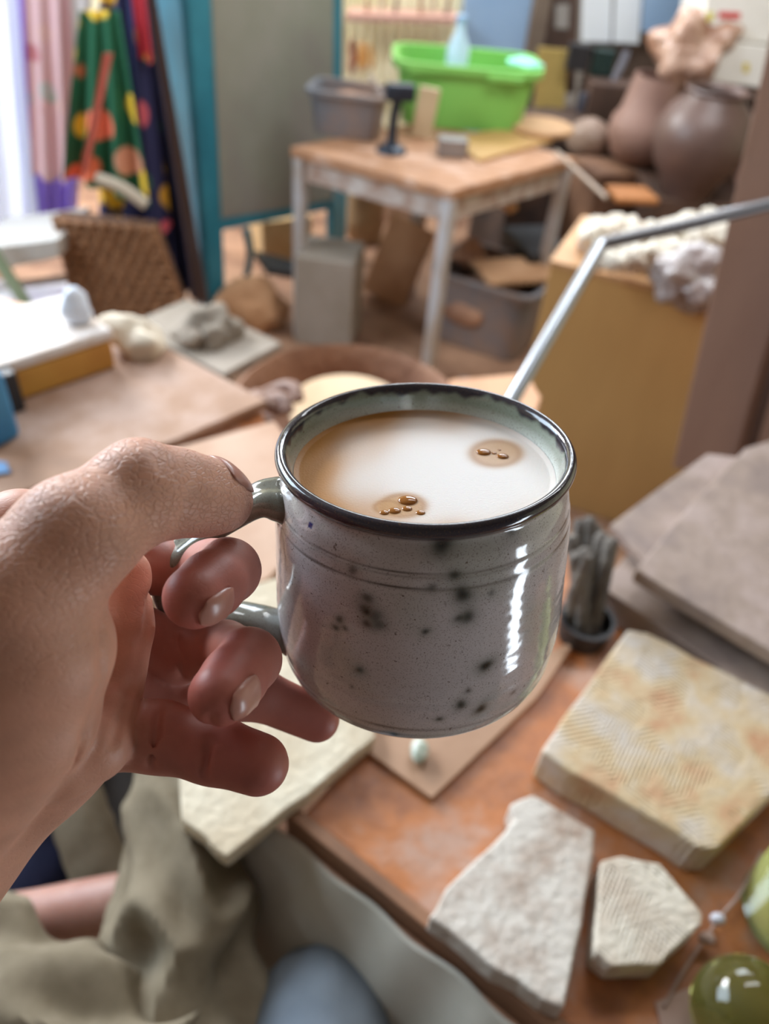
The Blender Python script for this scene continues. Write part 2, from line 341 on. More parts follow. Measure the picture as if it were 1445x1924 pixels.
# olive folding frame, white bench and bright ground outside the door
fr = thing('folding_chair', 'folding chair with olive legs and pale grey rail by the bright doorway', 'chair', ony(40, 600, 2.0))
obj('leg', tube([ony(-40, 430, 2.0), ony(75, 612, 1.9)], .018, n=10), M_['olive_metal'], fr)
obj('leg', tube([ony(20, 640, 1.9), ony(-60, 800, 1.8)], .018, n=10), M_['olive_metal'], fr)
obj('seat', vprism([ony(*p, 2.05) for p in ((-60, 470), (110, 448), (112, 485), (-60, 520))], (0, .25, 0)), mat('pale_grey_paint', (186, 182, 176), None, rough=.5), fr, smooth=False, bevel=.006)
obj('rail', tube([ony(-60, 545, 2.2), ony(150, 520, 2.2)], .012, n=10), M_['leg'], fr)
tag(obj('daylight_patch', prism([onz(*p, .01) for p in ((-200, 530), (150, 525), (165, 640), (-200, 680))], .01), mat('floor_light_white', (240, 240, 230), (214, 200, 214), 6, .9), smooth=False), 'white sheet painting the pool of daylight on the floor by the doorway', 'light patch')  # white sheet added to paint bright daylight on the floor

# ================================================================== TEAL SCREEN
SA = onz(415, 600, 0); SB = onz(640, 480, 0)
scr = thing('folding_screen', 'teal framed folding screen with a grey fabric panel', 'screen', SA)
off = (SB-SA).normalized().cross(Vector((0, 0, 1)))*-.03
if off.y < 0: off = -off
def sv(*px): return [onv(*p, SA, SB) for p in px]
obj('post', vprism(sv((338, -190), (392, -190), (426, 590), (398, 598)), off), M_['teal'], scr, smooth=False, bevel=.004)
obj('post', vprism(sv((626, -190), (646, -190), (642, 482), (624, 490)), off), M_['teal'], scr, smooth=False, bevel=.004)
obj('rail', vprism(sv((412, 408), (628, 372), (628, 392), (414, 434)), off), M_['teal'], scr, smooth=False, bevel=.004)
obj('rail', vprism(sv((420, 628), (560, 590), (560, 606), (424, 650)), off), M_['teal'], scr, smooth=False, bevel=.004)
obj('panel', vprism(sv((388, -185), (628, -185), (626, 378), (413, 412)), [c*.5 for c in off]), M_['grey_screen'], scr, smooth=False)
SC = ony(280, 100, 2.85)
SD = Vector((SA.x, SA.y, 0))
def sw(*px): return [onv(*p, SC, SD) for p in px]
obj('folded_leaf', vprism(sw((255, -190), (318, -190), (400, 600), (375, 585)), (0, .03, 0)), mat('teal_darkened', (22, 82, 100), (30, 98, 118), 6, .6), scr, smooth=False, bevel=.004)  # leaf colour darkened to offset the yard lamp falling on it
obj('folded_leaf', vprism(sw((322, -190), (336, -190), (405, 600), (397, 600)), (0, .03, 0)), mat('teal_gap_shade', (16, 60, 76), None, rough=.5), scr, smooth=False, bevel=.003)  # dark strip paints the shaded gap beside the post
obj('brace', tube([onv(462, 430, SA, SB), onv(470, 480, SA, SB), onv(458, 545, SA, SB)], .018, n=10, flat=.4), M_['teal'], scr)
tag(obj('cyan_bottle', lathe([(0, 0), (.02, 0), (.022, .01), (.022, .12), (.012, .14), (.010, .16), (0, .16)], onz(392, 588, .0)), mat('light_blue_plastic', (150, 214, 236), None, rough=.3)), 'light blue plastic bottle standing at the foot of the teal screen', 'bottle')
# things behind the screen's foot
tag(obj('clay_bag', lump(onz(470, 575, .07), .13, .09, .09, .2, 12, 3), M_['cardboard']), 'tan paper sack lying on the floor below the teal screen', 'sack')
tag(obj('wooden_block', box(onz(525, 480, .0), .2, .2, .18, .5), mat('pale_ply_box', (186, 150, 100), (200, 170, 128), 8, .7), smooth=False, bevel=.005), 'pale plywood box on the floor behind the teal screen', 'box')
tag(obj('dark_tray', prism([onz(*p, .2) for p in ((478, 470), (590, 500), (600, 520), (500, 505))], .02), M_['darkplastic'], smooth=False), 'black tray lying on the pale plywood box', 'tray')
tag(obj('grey_cardboard_box', box(onz(610, 655, 0)+Vector((0, .1, 0)), .19, .18, .30, -.1), M_['grey_ply'], smooth=False, bevel=.006), 'grey cardboard box on the floor left of the table leg', 'box')
tag(obj('cyan_folder', box(onz(622, 560, 0)+Vector((0, .22, 0)), .05, .03, .33, 0), mat('pale_blue_sheet', (118, 176, 196), None, rough=.6), smooth=False, bevel=.002), 'pale blue folder standing behind the grey cardboard box', 'folder')
# rags of clay behind the left boards
for i, (x, y, z, r, lab) in enumerate(((395, 615, .35, .06, 'crumpled grey clay stained rag heaped behind the brown board'), (352, 628, .345, .035, 'small grey rag bundle behind the brown board'), (452, 662, .04, .05, 'brown clay lump beside the wheel pan'))):
    tag(obj('rag', lump(onz(x, y, z), r*1.2, r, r*.8, .32, 22, i+3), mat('rag_%s' % 'abc'[i], ((118, 108, 96), (134, 122, 110), (126, 92, 70))[i], ((150, 138, 124), (158, 146, 132), (150, 112, 88))[i], 14, .9)), lab, 'rag' if i < 2 else 'clay')
st = thing('stool', 'low wooden stool heaped with rags behind the brown board', 'stool', onz(395, 640, 0))
obj('seat', box(onz(385, 640, .30), .34, .2, .02, -.57), M_['grey_ply'], st, smooth=False, bevel=.003)
for sx in (-1, 1):
    for sy in (-1, 1):
        obj('leg', box(onz(385, 640, .30)*1.0+U*sx*.14+V*sy*.07-Vector((0, 0, .30)), .025, .025, .30, -.57), M_['grey_ply'], st, smooth=False)

# ================================================================== BACK TABLE
TZ = .60
FL = onz(545, 275, TZ); FC = onz(850, 358, TZ); FRt = onz(1085, 296, TZ); BKc = FL+(FRt-FC)
tb = thing('work_table', 'square work table with wooden top and dull metal legs in the background', 'table', (FC.x, FC.y, 0))
top = [FL, FC, FRt, BKc]
obj('tabletop', prism(top, .028), M_['tablewood'], tb, smooth=False, bevel=.004)
cen = (FL+FC+FRt+BKc)/4
ins = [p.lerp(cen, .07)-Vector((0, 0, .028)) for p in top]
for i in range(4):
    a, b = ins[i], ins[(i+1) % 4]; nrm = (b-a).normalized().cross(Vector((0, 0, 1)))*-.02
    obj('rail', vprism([a, b, b-Vector((0, 0, .065)), a-Vector((0, 0, .065))], nrm), M_['rail'], tb, smooth=False, bevel=.003)
    obj('leg', box((a.x, a.y, 0), .034, .034, .57, math.atan2(U.y, U.x)), M_['leg'], tb, smooth=False, bevel=.003)
rt = math.atan2((FC-FL).y, (FC-FL).x)
rt2 = math.atan2((FRt-FC).y, (FRt-FC).x)
# green tub
def pxw(w_, P): return w_*dep(P)/F
g0 = onz(862, 248, TZ)+Vector((0, .13, 0))
gw = pxw(252, g0)
gt = thing('washing_tub', 'bright green plastic tub standing on the back table', 'tub', g0)
obj('body', tub((g0.x, g0.y, TZ), gw, gw*.62, .185, .06, .86, rim=.014, rimh=.02), M_['green'], gt)
for s in (-1, 1): obj('handle', box((g0.x+s*gw*.27, g0.y-gw*.31-.008, TZ+.155), gw*.24, .02, .018, .06), M_['green'], gt, smooth=False, bevel=.005)
tag(obj('cyan_cloth', lump((g0.x+gw*.41, g0.y-.03, TZ+.19), .055, .06, .012, .3, 20, 2), M_['cyan']), 'pale cyan cloth draped over the right rim of the green tub', 'cloth')
bt = thing('plastic_bottle', 'clear pale blue plastic bottle standing up out of the green tub', 'bottle', (g0.x-.03, g0.y-.02, TZ+.015))
mb = mat('pale_blue_bottle', (196, 220, 240), None, rough=.15)
obj('body', lathe([(0, 0), (.033, 0), (.035, .01), (.035, .20), (.014, .24), (.014, .262), (0, .262)], (g0.x-.03, g0.y-.02, TZ+.015)), mb, bt)
obj('cap', lathe([(0, 0), (.016, 0), (.016, .02), (0, .02)], (g0.x-.03, g0.y-.02, TZ+.277)), M_['blue_panel'], bt)
# grey storage bin with clay
b0 = onz(650, 262, TZ)+Vector((0, .07, 0))
bn = thing('clay_bin', 'small grey plastic bin smeared with brown clay on the back table left corner', 'bin', (b0.x, b0.y, TZ))
obj('body', tub((b0.x, b0.y, TZ), pxw(140, b0), .16, .125, rt+.35, .84, rim=.008), M_['greyplastic'], bn)
obj('clay', lump((b0.x, b0.y, TZ+.07), .085, .06, .04, .3, 14, 1), M_['clay'], bn)
# black clamp
k0 = onz(735, 285, TZ)
km = mat('black_iron', (26, 32, 44), (44, 50, 62), 12, .4, metal=.3)
kt = thing('clamp', 'black iron clamp standing at the front edge of the back table', 'clamp', k0)
obj('base', lathe([(0, 0), (.045, 0), (.04, .012), (.02, .02), (.016, .03), (0, .03)], k0), km, kt)
obj('column', tube([k0+Vector((0, 0, .02)), k0+Vector((0, 0, .08)), k0+Vector((.008, 0, .15))], [.016, .013, .015]), km, kt)
obj('head', box(k0+Vector((.012, 0, .135)), .085, .04, .045, .2), km, kt, smooth=False, bevel=.01)
obj('screw', tube([k0+Vector((-.04, 0, .15)), k0+Vector((-.075, 0, .19))], .007), M_['leg'], kt)
# beige board, metal block, ply, round bat
e0 = onz(790, 262, TZ)
tag(obj('wooden_board', box(e0+Vector((0, .02, 0)), .062, .02, .14, .1, tilt=Matrix.Rotation(.1, 3, 'Y')), mat('beige_wood', (188, 164, 130), (200, 176, 142), 9, .6), smooth=False, bevel=.004), 'beige wooden board standing beside the black clamp', 'board')
e0 = onz(848, 292, TZ)
tag(obj('sanding_block', box(e0, .085, .06, .05, .1), mat('grey_metal', (126, 118, 116), (146, 138, 134), 12, .4, metal=.3), smooth=False, bevel=.005), 'grey block lying in front of the green tub on the table', 'block')
tag(obj('plywood_sheet', prism([onz(*p, TZ+.012) for p in ((900, 300), (1040, 262), (960, 240), (840, 255))], .012), M_['ply'], smooth=False, bevel=.002), 'thin golden plywood sheet lying on the back table by the tub', 'board')
e0 = onz(1018, 240, TZ+.02)
tag(obj('wooden_bat', lathe([(0, 0), (.098, 0), (.102, .004), (.102, .014), (.098, .018), (0, .018)], (e0.x, e0.y, TZ+.014)), M_['plyedge']), 'round pale wooden throwing bat at the right end of the back table', 'bat')
tag(obj('wooden_stick', tube([onz(1045, 285, TZ+.02), onz(1140, 372, .58)], .006), mat('pale_stick', (170, 150, 132), None, rough=.6)), 'thin pale stick poking out from the right corner of the back table', 'stick')

# ================================================================== UNDER THE TABLE
def fbox(name, label, cat, px, z0, sx, sy, sz, rot, m, push=0, **k):
    p = onz(*px, z0)+Vector((0, push, 0)); return tag(obj(name, box(p, sx, sy, sz, rot), m, smooth=False, bevel=.006, **k), label, cat)
tl = lambda a: Matrix.Rotation(a, 3, 'X')
p = onz(715, 590, 0)+Vector((0, .12, 0))
tag(obj('clay_slab', box(p, .17, .03, .30, -.25, tilt=Matrix.Rotation(-.12, 3, 'X') @ Matrix.Rotation(.28, 3, 'Y')), M_['cardboard'], smooth=False, bevel=.006), 'lower brown clay slab leaning under the back table', 'slab')
p = onz(745, 540, 0)+Vector((0, .3, .12))
tag(obj('clay_slab', box(p, .17, .03, .34, -.2, tilt=Matrix.Rotation(-.1, 3, 'X') @ Matrix.Rotation(.15, 3, 'Y')), mat('pale_pink_slab', (200, 160, 136), (186, 140, 110), 8, .8), smooth=False, bevel=.006), 'paler pinkish slab leaning behind the lower brown slab under the table', 'slab')
p = onz(672, 520, 0)+Vector((0, .35, 0))
tag(obj('paper_sack', lump(p+Vector((0, 0, .2)), .09, .07, .24, .15, 9, 5), mat('tan_sack', (150, 120, 88), (174, 144, 108), 10, .85, .3)), 'tall tan paper sack against the wall under the back table', 'sack')
p = onz(838, 690, 0)
q = onz(930, 668, 0)
gb = thing('storage_bin', 'large dusty grey plastic bin under the back table', 'bin', (q.x, q.y+.1, 0))
obj('body', tub((q.x-.03, q.y+.13, 0), .36, .30, .25, -.45, .85, rim=.012), M_['greyplastic'], gb)
obj('clay', lump((q.x-.03, q.y+.13, .13), .15, .12, .06, .3, 9, 1), M_['clay'], gb)
tag(obj('wooden_board', box((q.x+.03, q.y+.10, .252), .26, .17, .016, .35), M_['cardboard'], smooth=False, bevel=.003), 'brown board laid across the large grey bin', 'board')
tag(obj('clay_lump', lump((q.x-.12, q.y+.2, .26), .06, .05, .04, .4, 20, 3), M_['clay']), 'rough brown clay lump on the left of the grey bin', 'clay')
fbox('black_crate', 'black plastic crate standing right of the grey bin on the floor', 'crate', (985, 640), 0, .16, .24, .30, .35, M_['darkplastic'], .16)
fbox('dusty_crate', 'dusty dark crate stacked behind the grey bin, with brown board edge', 'crate', (975, 560), 0, .34, .24, .40, .5, M_['dusty_dark'], .32)
fbox('dark_crate', 'dark crate with pale scraps high under the right side of the table', 'crate', (1040, 500), 0, .40, .26, .50, .55, M_['dusty_dark'], .30)
tag(obj('wood_scrap', lump(onz(955, 385, .47), .03, .015, .02, .3, 30, 2), M_['plyedge']), 'small pale wood scrap lying on the dark crate', 'scrap')
fbox('wooden_crate', 'rough brown wooden crate behind the plywood box', 'crate', (1090, 560), 0, .18, .2, .46, .4, mat('brown_rough_wood', (96, 66, 48), (130, 94, 70), 8, .8, .3), .12)
fbox('board_piece', 'orange brown board piece lying behind the white lumps', 'board', (1185, 372), .48, .14, .12, .02, .2, mat('orange_wood', (190, 122, 66), (170, 110, 62), 8, .6), 0)
tag(obj('low_shelf', box(onz(1200, 372, .0)*0+Vector((1.13, 2.9, 0)), .72, .5, .465, .1), M_['dark_wood'], smooth=False, bevel=.005), 'dark wooden low shelf unit carrying the big brown pots', 'shelf')
# ================================================================== BACK RIGHT
W1 = ony(1125, 60, 3.55)
def wall_flat(name, label, cat, px, Y, m, t=.006, **k):
    return tag(obj(name, vprism([ony(*p, Y) for p in px], (0, t, 0)), m, smooth=False, **k), label, cat)
wall_flat('paper_notice', 'white paper notice on the brown wall right of the post', 'paper', ((1096, -60), (1152, -60), (1148, 80), (1092, 78)), 3.6, M_['paper'])
wall_flat('paper_notice', 'white paper notice with a dark line of writing near the pots', 'paper', ((1158, -60), (1210, -60), (1200, 82), (1152, 80)), 3.58, M_['paper'])
wall_flat('blue_notice', 'pale blue sheet behind the brown bundle at the top right', 'paper', ((1212, -60), (1330, -60), (1300, 60), (1205, 60)), 3.56, M_['blue_panel'])
wall_flat('wall_plate', 'small pale grey plate on the dark brown wall', 'plate', ((1045, 8), (1070, 8), (1068, 55), (1043, 53)), 3.62, mat('grey_plate', (150, 144, 138), None, rough=.5))
wall_flat('cupboard', 'dark brown cupboard door right of the brown post', 'cupboard', ((1020, -80), (1090, -80), (1080, 175), (1012, 170)), 3.63, M_['dark_wood'], .03)
wall_flat('corrugated_sheet', 'yellowish corrugated panel right of the green tub', 'panel', ((1012, 90), (1068, 95), (1060, 210), (1004, 205)), 3.5, mat('dull_yellow', (190, 162, 92), (176, 150, 84), 5, .7), .02)
for i, (x, y, lab) in enumerate(((1085, 115, 'black power box on the wall, nearest the tub'), (1130, 125, 'dark green power box hanging by the cable coil'))):
    P = ony(x, y, 3.45); tag(obj('power_box', box(P-Vector((0, 0, .03)), .085, .05, .09), (M_['darkplastic'], mat('dark_green_box', (18, 44, 40), None, rough=.5))[i], smooth=False, bevel=.006), lab, 'box')
for i in range(3):
    P = ony(1150+i*6, 140, 3.4)
    tag(obj('cable', tube([ony(1100+i*8, 190-i*4, 3.4), ony(1135+i*5, 178-i*6, 3.4), ony(1165+i*4, 120, 3.4), ony(1175+i*3, 96, 3.4)], .006), mat('grey_cable', (132, 132, 142), None, rough=.4)), 'grey cable hanging in a curve under the paper notices', 'cable', 'grey cables under the notices')
for i in range(5):
    P = ony(1095+i*16, 195, 3.35)
    tag(obj('small_jar', lathe([(0, 0), (.018, 0), (.018, .06), (.012, .07), (0, .07)], P-Vector((0, 0, .03)), 16), mat('dark_blue_jar', (32, 42, 62), (60, 56, 62), 20, .4)), 'small dark blue jar in the row below the cable', 'jar', 'small dark jars on the back shelf')
tag(obj('back_shelf', box((1.02, 3.38, .3), .8, .14, .34), M_['dark_wood'], smooth=False, bevel=.004), 'dark brown cabinet against the back wall below the cables', 'cabinet')
sh = wall_flat('wall_shelf', 'pinkish wooden shelf on the cream corrugated wall above the bins', 'shelf', ((650, 26), (858, 34), (858, 46), (650, 40)), 3.50, mat('pink_shelf_wood', (206, 160, 146), (190, 146, 130), 8, .6), .16)
for i, (x, y) in enumerate(((690, 22), (716, 16), (742, 20), (790, 22), (812, 14), (838, 24))):
    P = ony(x, y+8, 3.56); tag(obj('shelf_tool', tube([P, P+Vector((.004*(i % 3-1), 0, .06+.02*(i % 2)))], [.010, .006], n=10), mat('tool_brown_%s' % 'abcdef'[i], ((150, 110, 80), (196, 176, 150), (120, 90, 74))[i % 3], None, rough=.6)), ('short brown tool on the left end of the pink wall shelf', 'tall pale tool second from left on the pink wall shelf', 'dark brown tool third from left on the pink wall shelf', 'brown tool right of the gap on the pink wall shelf', 'pale tool standing near the right of the pink wall shelf', 'dark tool at the right end of the pink wall shelf')[i], 'tool')
for i, (x, w_) in enumerate(((662, .018), (680, .02), (696, .014))):
    P = ony(x, 132, 3.64); tag(obj('hanging_glove', lump(P+Vector((0, 0, .05)), w_, .012, .065-.01*i, .3, 30, i), mat('glove_%s' % 'abc'[i], ((140, 84, 60), (206, 150, 84), (216, 176, 120))[i], None, rough=.8)), ('dark brown glove hanging left on the cream wall', 'orange tan glove hanging between two others on the cream wall', 'pale tan glove hanging nearest the tub on the cream wall')[i], 'glove')
# paper bundle in clear plastic on pot
def potat(px, z, prof, m, name, label, n=56):
    P = onz(*px, z); o = obj(name, lathe(prof, P, n), m); return tag(o, label, 'pot'), P
P1 = onz(1205, 325, .465)
tag(obj('clay_pot', lathe([(0, 0), (.06, 0), (.10, .03), (.125, .09), (.12, .14), (.10, .17), (.085, .24), (.08, .28), (.07, .28), (.075, .24), (.09, .17), (.09, .04), (0, .02)], P1+Vector((0, .12, 0))), mat('reddish_clay', (128, 96, 84), (150, 116, 102), 7, .6)), 'reddish brown clay pot under the plastic wrapped bundle', 'pot')
tag(obj('wrapped_bundle', lump(P1+Vector((.09, .12, .37)), .125, .10, .115, .28, 13, 4, sub=5), M_['bag']), 'brown crumpled bundle wrapped in clear plastic at top right', 'bundle')
tag(obj('clay_vessel', lump(onz(1112, 275, .5)+Vector((0, .1, 0)), .08, .07, .07, .1, 9, 4), mat('brown_grey_bulge', (128, 104, 90), (146, 122, 106), 7, .5)), 'rounded brown grey clay vessel right of the wooden bat', 'pot')
# white cartons top right
wb = thing('carton', 'white cardboard carton with red and yellow marks at the top right corner', 'box', ony(1380, 150, 3.0))
obj('body', vprism([ony(*p, 2.95) for p in ((1322, 72), (1620, 110), (1600, 190), (1302, 148))], (0, .35, 0)), M_['card'], wb, smooth=False, bevel=.005)
obj('printed_label', vprism([ony(*p, 2.948) for p in ((1398, 118), (1408, 120), (1406, 137), (1396, 135))], (0, .002, 0)), mat('yellow_print', (214, 190, 60), None), wb, smooth=False)
wb = thing('carton', 'upper white carton with red stripe label, topmost at the right corner', 'box', ony(1380, 60, 3.0))
obj('body', vprism([ony(*p, 2.97) for p in ((1345, -120), (1640, -90), (1620, 102), (1318, 68))], (0, .33, 0)), M_['card'], wb, smooth=False, bevel=.005)
obj('red_label', vprism([ony(*p, 2.966) for p in ((1352, 22), (1392, 24), (1390, 36), (1350, 34))], (0, .003, 0)), mat('red_print', (206, 62, 58), None), wb, smooth=False)
obj('yellow_label', vprism([ony(*p, 2.966) for p in ((1330, 22), (1342, 23), (1338, 40), (1327, 38))], (0, .003, 0)), mat('yellow_print2', (222, 206, 90), None), wb, smooth=False)
fbox('carton_shelf', 'dark shelf under the white cartons', 'shelf', (1420, 330), 0, .9, .3, .6, .1, M_['dark_wood'], .45)
# big dark brown vase
P2 = onz(1300, 378, .475)
Rv = pxw(92, P2+Vector((0, 0, .15)))
tag(obj('clay_vase', lathe([(0, 0), (Rv*.52, 0.000), (Rv*.56, 0.017), (Rv*.62, 0.043), (Rv*.86, 0.095), (Rv, .165), (Rv*.98, 0.206), (Rv*.82, 0.258), (Rv*.62, 0.288), (Rv*.58, 0.301), (Rv*.64, 0.314), (Rv*.60, 0.318), (Rv*.52, 0.301), (Rv*.75, 0.258), (Rv*.9, 0.172), (Rv*.5, 0.026), (0, .02)], P2+Vector((0, .1, -.01)), 72), M_['clay_dark']), 'large round dark brown clay vase with narrow rim', 'vase')
tag(obj('side_pot', lathe([(0, 0), (.06, 0), (.09, .08), (.08, .16), (.06, .2), (.05, .2), (.07, .14), (0, .02)], P2+Vector((.26, .22, 0))), mat('pinkish_clay', (170, 130, 114), (188, 148, 130), 8, .6)), 'pinkish clay pot half hidden behind the large dark vase', 'pot')

# ---- plywood box with white lumps and bag
Za = .62
pA = onz(1035, 498, Za); pB = onz(1345, 575, Za); dirp = (pB-pA).normalized(); back = Vector((-dirp.y, dirp.x, 0))
pB2 = pA+dirp*.5
pb_ = thing('plywood_box', 'golden plywood box standing on the floor with pale top edge', 'box', (pA.x, pA.y, 0))
obj('front_panel', vprism([pA, pB2, Vector((pB2.x, pB2.y, 0)), Vector((pA.x, pA.y, 0))], back*.018), M_['ply'], pb_, smooth=False, bevel=.002)
obj('side_panel', vprism([pA+back*.02, pA+back*.30, Vector(((pA+back*.3).x, (pA+back*.3).y, 0)), Vector(((pA+back*.02).x, (pA+back*.02).y, 0))], dirp*.018), M_['ply'], pb_, smooth=False, bevel=.002)
obj('top_panel', prism([pA+Vector((0, 0, .012))-dirp*.004-back*.004, pB2+Vector((0, 0, .012))-back*.004, pB2+back*.31+Vector((0, 0, .012)), pA+back*.31+Vector((0, 0, .012))-dirp*.004], .012), M_['plyedge'], pb_, smooth=False, bevel=.002)
random.seed(4)
wl = mat('white_plaster_lump', (226, 220, 206), (204, 190, 172), 20, .7, .4)
spots = [(1130, 425, .035), (1165, 405, .028), (1195, 425, .03), (1222, 415, .026), (1250, 418, .03), (1280, 410, .03), (1310, 405, .032), (1340, 400, .034), (1362, 418, .028), (1150, 455, .028), (1230, 448, .026), (1300, 440, .026), (1115, 400, .022), (1185, 455, .026), (1265, 450, .024)]
for i, (x, y, r) in enumerate(spots):
    r *= 1.15+.35*(i % 3)/2; P = onz(x, y+28, Za+.05+.012*(i % 2))
    tag(obj('plaster_lump', lump(P, r, r*.85, r*.8, .6, 30, i, sub=4), wl), 'rough white plaster lump in the heap on the plywood box', 'lump', 'white lumps heaped on the plywood box')
tag(obj('plaster_tray', prism(smooth_poly([onz(*p, Za+.035) for p in ((1085, 450), (1250, 500), (1365, 500), (1370, 440), (1140, 405))], 4, .004), .022), mat('pinkish_plaster', (206, 186, 168), (184, 158, 138), 14, .8, .4), smooth=False, bevel=.003), 'pinkish plaster slab under the white lumps on the plywood box', 'slab')
tag(obj('clay_bag', lump(onz(1300, 520, Za+.05), .072, .055, .055, .34, 24, 8, sub=5), M_['plasticbag']), 'clear plastic bag of grey clay on the front of the plywood box', 'bag')
# upright plank at the right
qa = onz(1265, 872, 0); 
Yp = 1.22
def pv(*px): return [ony(*p, Yp) for p in px]
tag(obj('upright_plank', vprism(pv((1475, -60), (1680, -40), (1440, 900), (1262, 880)), (.05, .04, 0)), M_['plank'], smooth=False, bevel=.003), 'broad pinkish brown plank standing upright at the right edge', 'plank')
tag(obj('dark_plank', vprism([ony(*p, 1.20) for p in ((1560, 300), (1575, 300), (1404, 900), (1385, 900))], (.01, .02, 0)), mat('dark_edge_wood', (84, 54, 40), None, rough=.5), smooth=False, bevel=.003), 'dark brown batten along the upright plank at the right edge', 'batten')
# steel L bar
bar = thing('steel_bar', 'bent bright steel bar rising from behind the mug to the right', 'bar', wp(900, 880, .98))
mid = wp(1130, 458, 1.12)
obj('bar', tube([wp(880, 900, .98), wp(962, 752, 1.02), mid], .0100, n=20, sub=1), M_['steel'], bar)
obj('bar', tube([mid, wp(1300, 420, 1.10), wp(1480, 376, 1.08)], .0092, n=20, sub=1), mat('dull_bar_steel', (130, 128, 130), None, rough=.35, metal=.6), bar)

# ================================================================== POTTER'S WHEEL
WC = Vector((-.085, 1.185, 0))
wh = thing('potters_wheel', 'potters wheel with a clay caked splash pan and pale wheel head', 'wheel', WC)
obj('splash_pan', lathe([(0, .42), (.16, .42), (.185, .44), (.196, .50), (.205, .515), (.212, .51), (.205, .44), (.18, .405), (0, .40)], WC, 96), M_['clay'], wh)
obj('wheel_head', lathe([(0, .425), (.02, .425), (.02, .485), (.108, .487), (.112, .492), (.112, .499), (.108, .503), (0, .503)], WC, 96), mat('pale_wheel_head', (206, 176, 142), (190, 158, 122), 9, .5), wh)
obj('body', box((WC.x, WC.y, .08), .34, .3, .32, .1), mat('wheel_body', (92, 72, 60), (120, 96, 80), 6, .6), wh, smooth=False, bevel=.02)
for sx in (-1, 1):
    for sy in (-1, 1): obj('leg', box((WC.x+sx*.13, WC.y+sy*.11, 0), .04, .04, .09), M_['darkplastic'], wh, smooth=False)
P = onz(925, 735, .53)
tag(obj('orange_board', prism(smooth_poly([onz(*p, .56) for p in ((845, 712), (990, 700), (1018, 745), (1000, 800), (860, 790))], 3, .001), .03), mat('orange_clay_board', (206, 156, 118), (190, 136, 98), 8, .6), smooth=False, bevel=.004), 'pale orange board beside the wheel behind the mug', 'board')
sb = thing('low_stand', 'low brown stand carrying the pale orange board', 'stand', onz(925, 760, 0))
for dx, dy in ((-.05, -.02), (.06, -.02), (.06, .05), (-.05, .05)): obj('leg', box(onz(925, 745, .53)-Vector((-dx, -dy, .53)), .02, .02, .53), M_['dark_wood'], sb, smooth=False)
for i, (x, y) in enumerate(((500, 770), (520, 748))):
    P = onz(x, y, .57); tag(obj('clay_ring', tube([P+Vector((.035*math.cos(a), .03*math.sin(a), .01*math.sin(2*a))) for a in [k*math.pi/5 for k in range(9)]], .012), mat('damp_clay_%s' % 'ab'[i], (118, 88, 76), (150, 116, 100), 20, .5, .3)), ('curled brown clay strip at the left edge of the wheel pan', 'small curled clay strip touching the wheel pan rim')[i], 'clay')

# ================================================================== LEFT TABLE
LZ = .64
lt = thing('side_table', 'low table under the brown boards at the left', 'table', (-.4, .8, 0))
tp = [onz(*p, LZ) for p in ((270, 650), (490, 765), (560, 1000), (480, 1120))]
tp += [Vector((-.52, .58, LZ)), Vector((-1.0, .74, LZ)), Vector((-.78, 1.22, LZ)), Vector((-.55, 1.17, LZ))]
obj('tabletop', prism(tp, .025), M_['bench'], lt, smooth=False)
for p in (tp[1]-U*.06-V*.1, tp[5]+U*.1+V*.05, tp[6]+U*.05-V*.08, tp[4]+V*.08): obj('leg', box((p.x, p.y, 0), .04, .04, LZ-.025, -.57), M_['dark_wood'], lt, smooth=False)
tag(obj('brown_board', prism([onz(*p, .66) for p in ((285, 638), (502, 752), (330, 826), (200, 868), (-60, 960), (-400, 860), (-300, 760), (150, 620))], .014), M_['boards'], smooth=False, bevel=.002), 'wide clay stained brown board on the left table', 'board')
tag(obj('tan_board', prism([onz(*p, .656) for p in ((515, 790), (560, 850), (590, 1000), (500, 1090), (300, 1130), (60, 1100), (150, 895), (340, 838))], .012), M_['boards2'], smooth=False, bevel=.002), 'smooth pale tan board between the hand and the mug rim', 'board')
yb = thing('yellow_timber', 'short yellow pine beam on the left board with a white top', 'beam', onz(120, 720, .66))
ya, ybp = onz(38, 752, .662), onz(218, 690, .662)
dY = (ybp-ya).normalized(); nY = Vector((-dY.y, dY.x, 0))
obj('beam', vprism([ya, ybp, ybp+Vector((0, 0, .045)), ya+Vector((0, 0, .045))], nY*.05), M_['yellow'], yb, smooth=False, bevel=.003)
tag(obj('white_tray', prism([ya+nY*-.002+dY*-.06+Vector((0, 0, .062)), ybp+Vector((0, 0, .062))+dY*.005, ybp+nY*.14+Vector((0, 0, .062)), ya+nY*.16+dY*-.1+Vector((0, 0, .062))], .016), mat('white_dusty_top', (232, 228, 228), (206, 180, 156), 10, .6), smooth=False, bevel=.004), 'dusty white tray resting on the yellow beam', 'tray')
tag(obj('support_block', box(ya.lerp(ybp, .5)+nY*.10, .16, .05, .043, math.atan2(dY.y, dY.x)), M_['dark_wood'], smooth=False), 'dark wooden block under the back of the white tray', 'block')
P = ybp+nY*.05-dY*.02+Vector((0, 0, .08))
tag(obj('white_lump', lump(P, .022, .02, .028, .3, 30, 3), mat('bright_white_lump', (222, 228, 240), None, rough=.6)), 'small bright white lump on the white tray end', 'lump')
P = ybp+nY*.03+dY*.05+Vector((0, 0, .02))
tag(obj('pale_rag', lump(P, .045, .03, .03, .4, 24, 6), mat('pale_rag', (206, 190, 168), (222, 208, 188), 12, .9)), 'pale crumpled rag at the end of the yellow beam', 'rag')
tag(obj('dark_block', box(ya-dY*.012+Vector((0, 0, -.002)), .02, .05, .06, math.atan2(dY.y, dY.x)), M_['darkplastic'], smooth=False, bevel=.003), 'black block at the left end of the yellow beam', 'block')
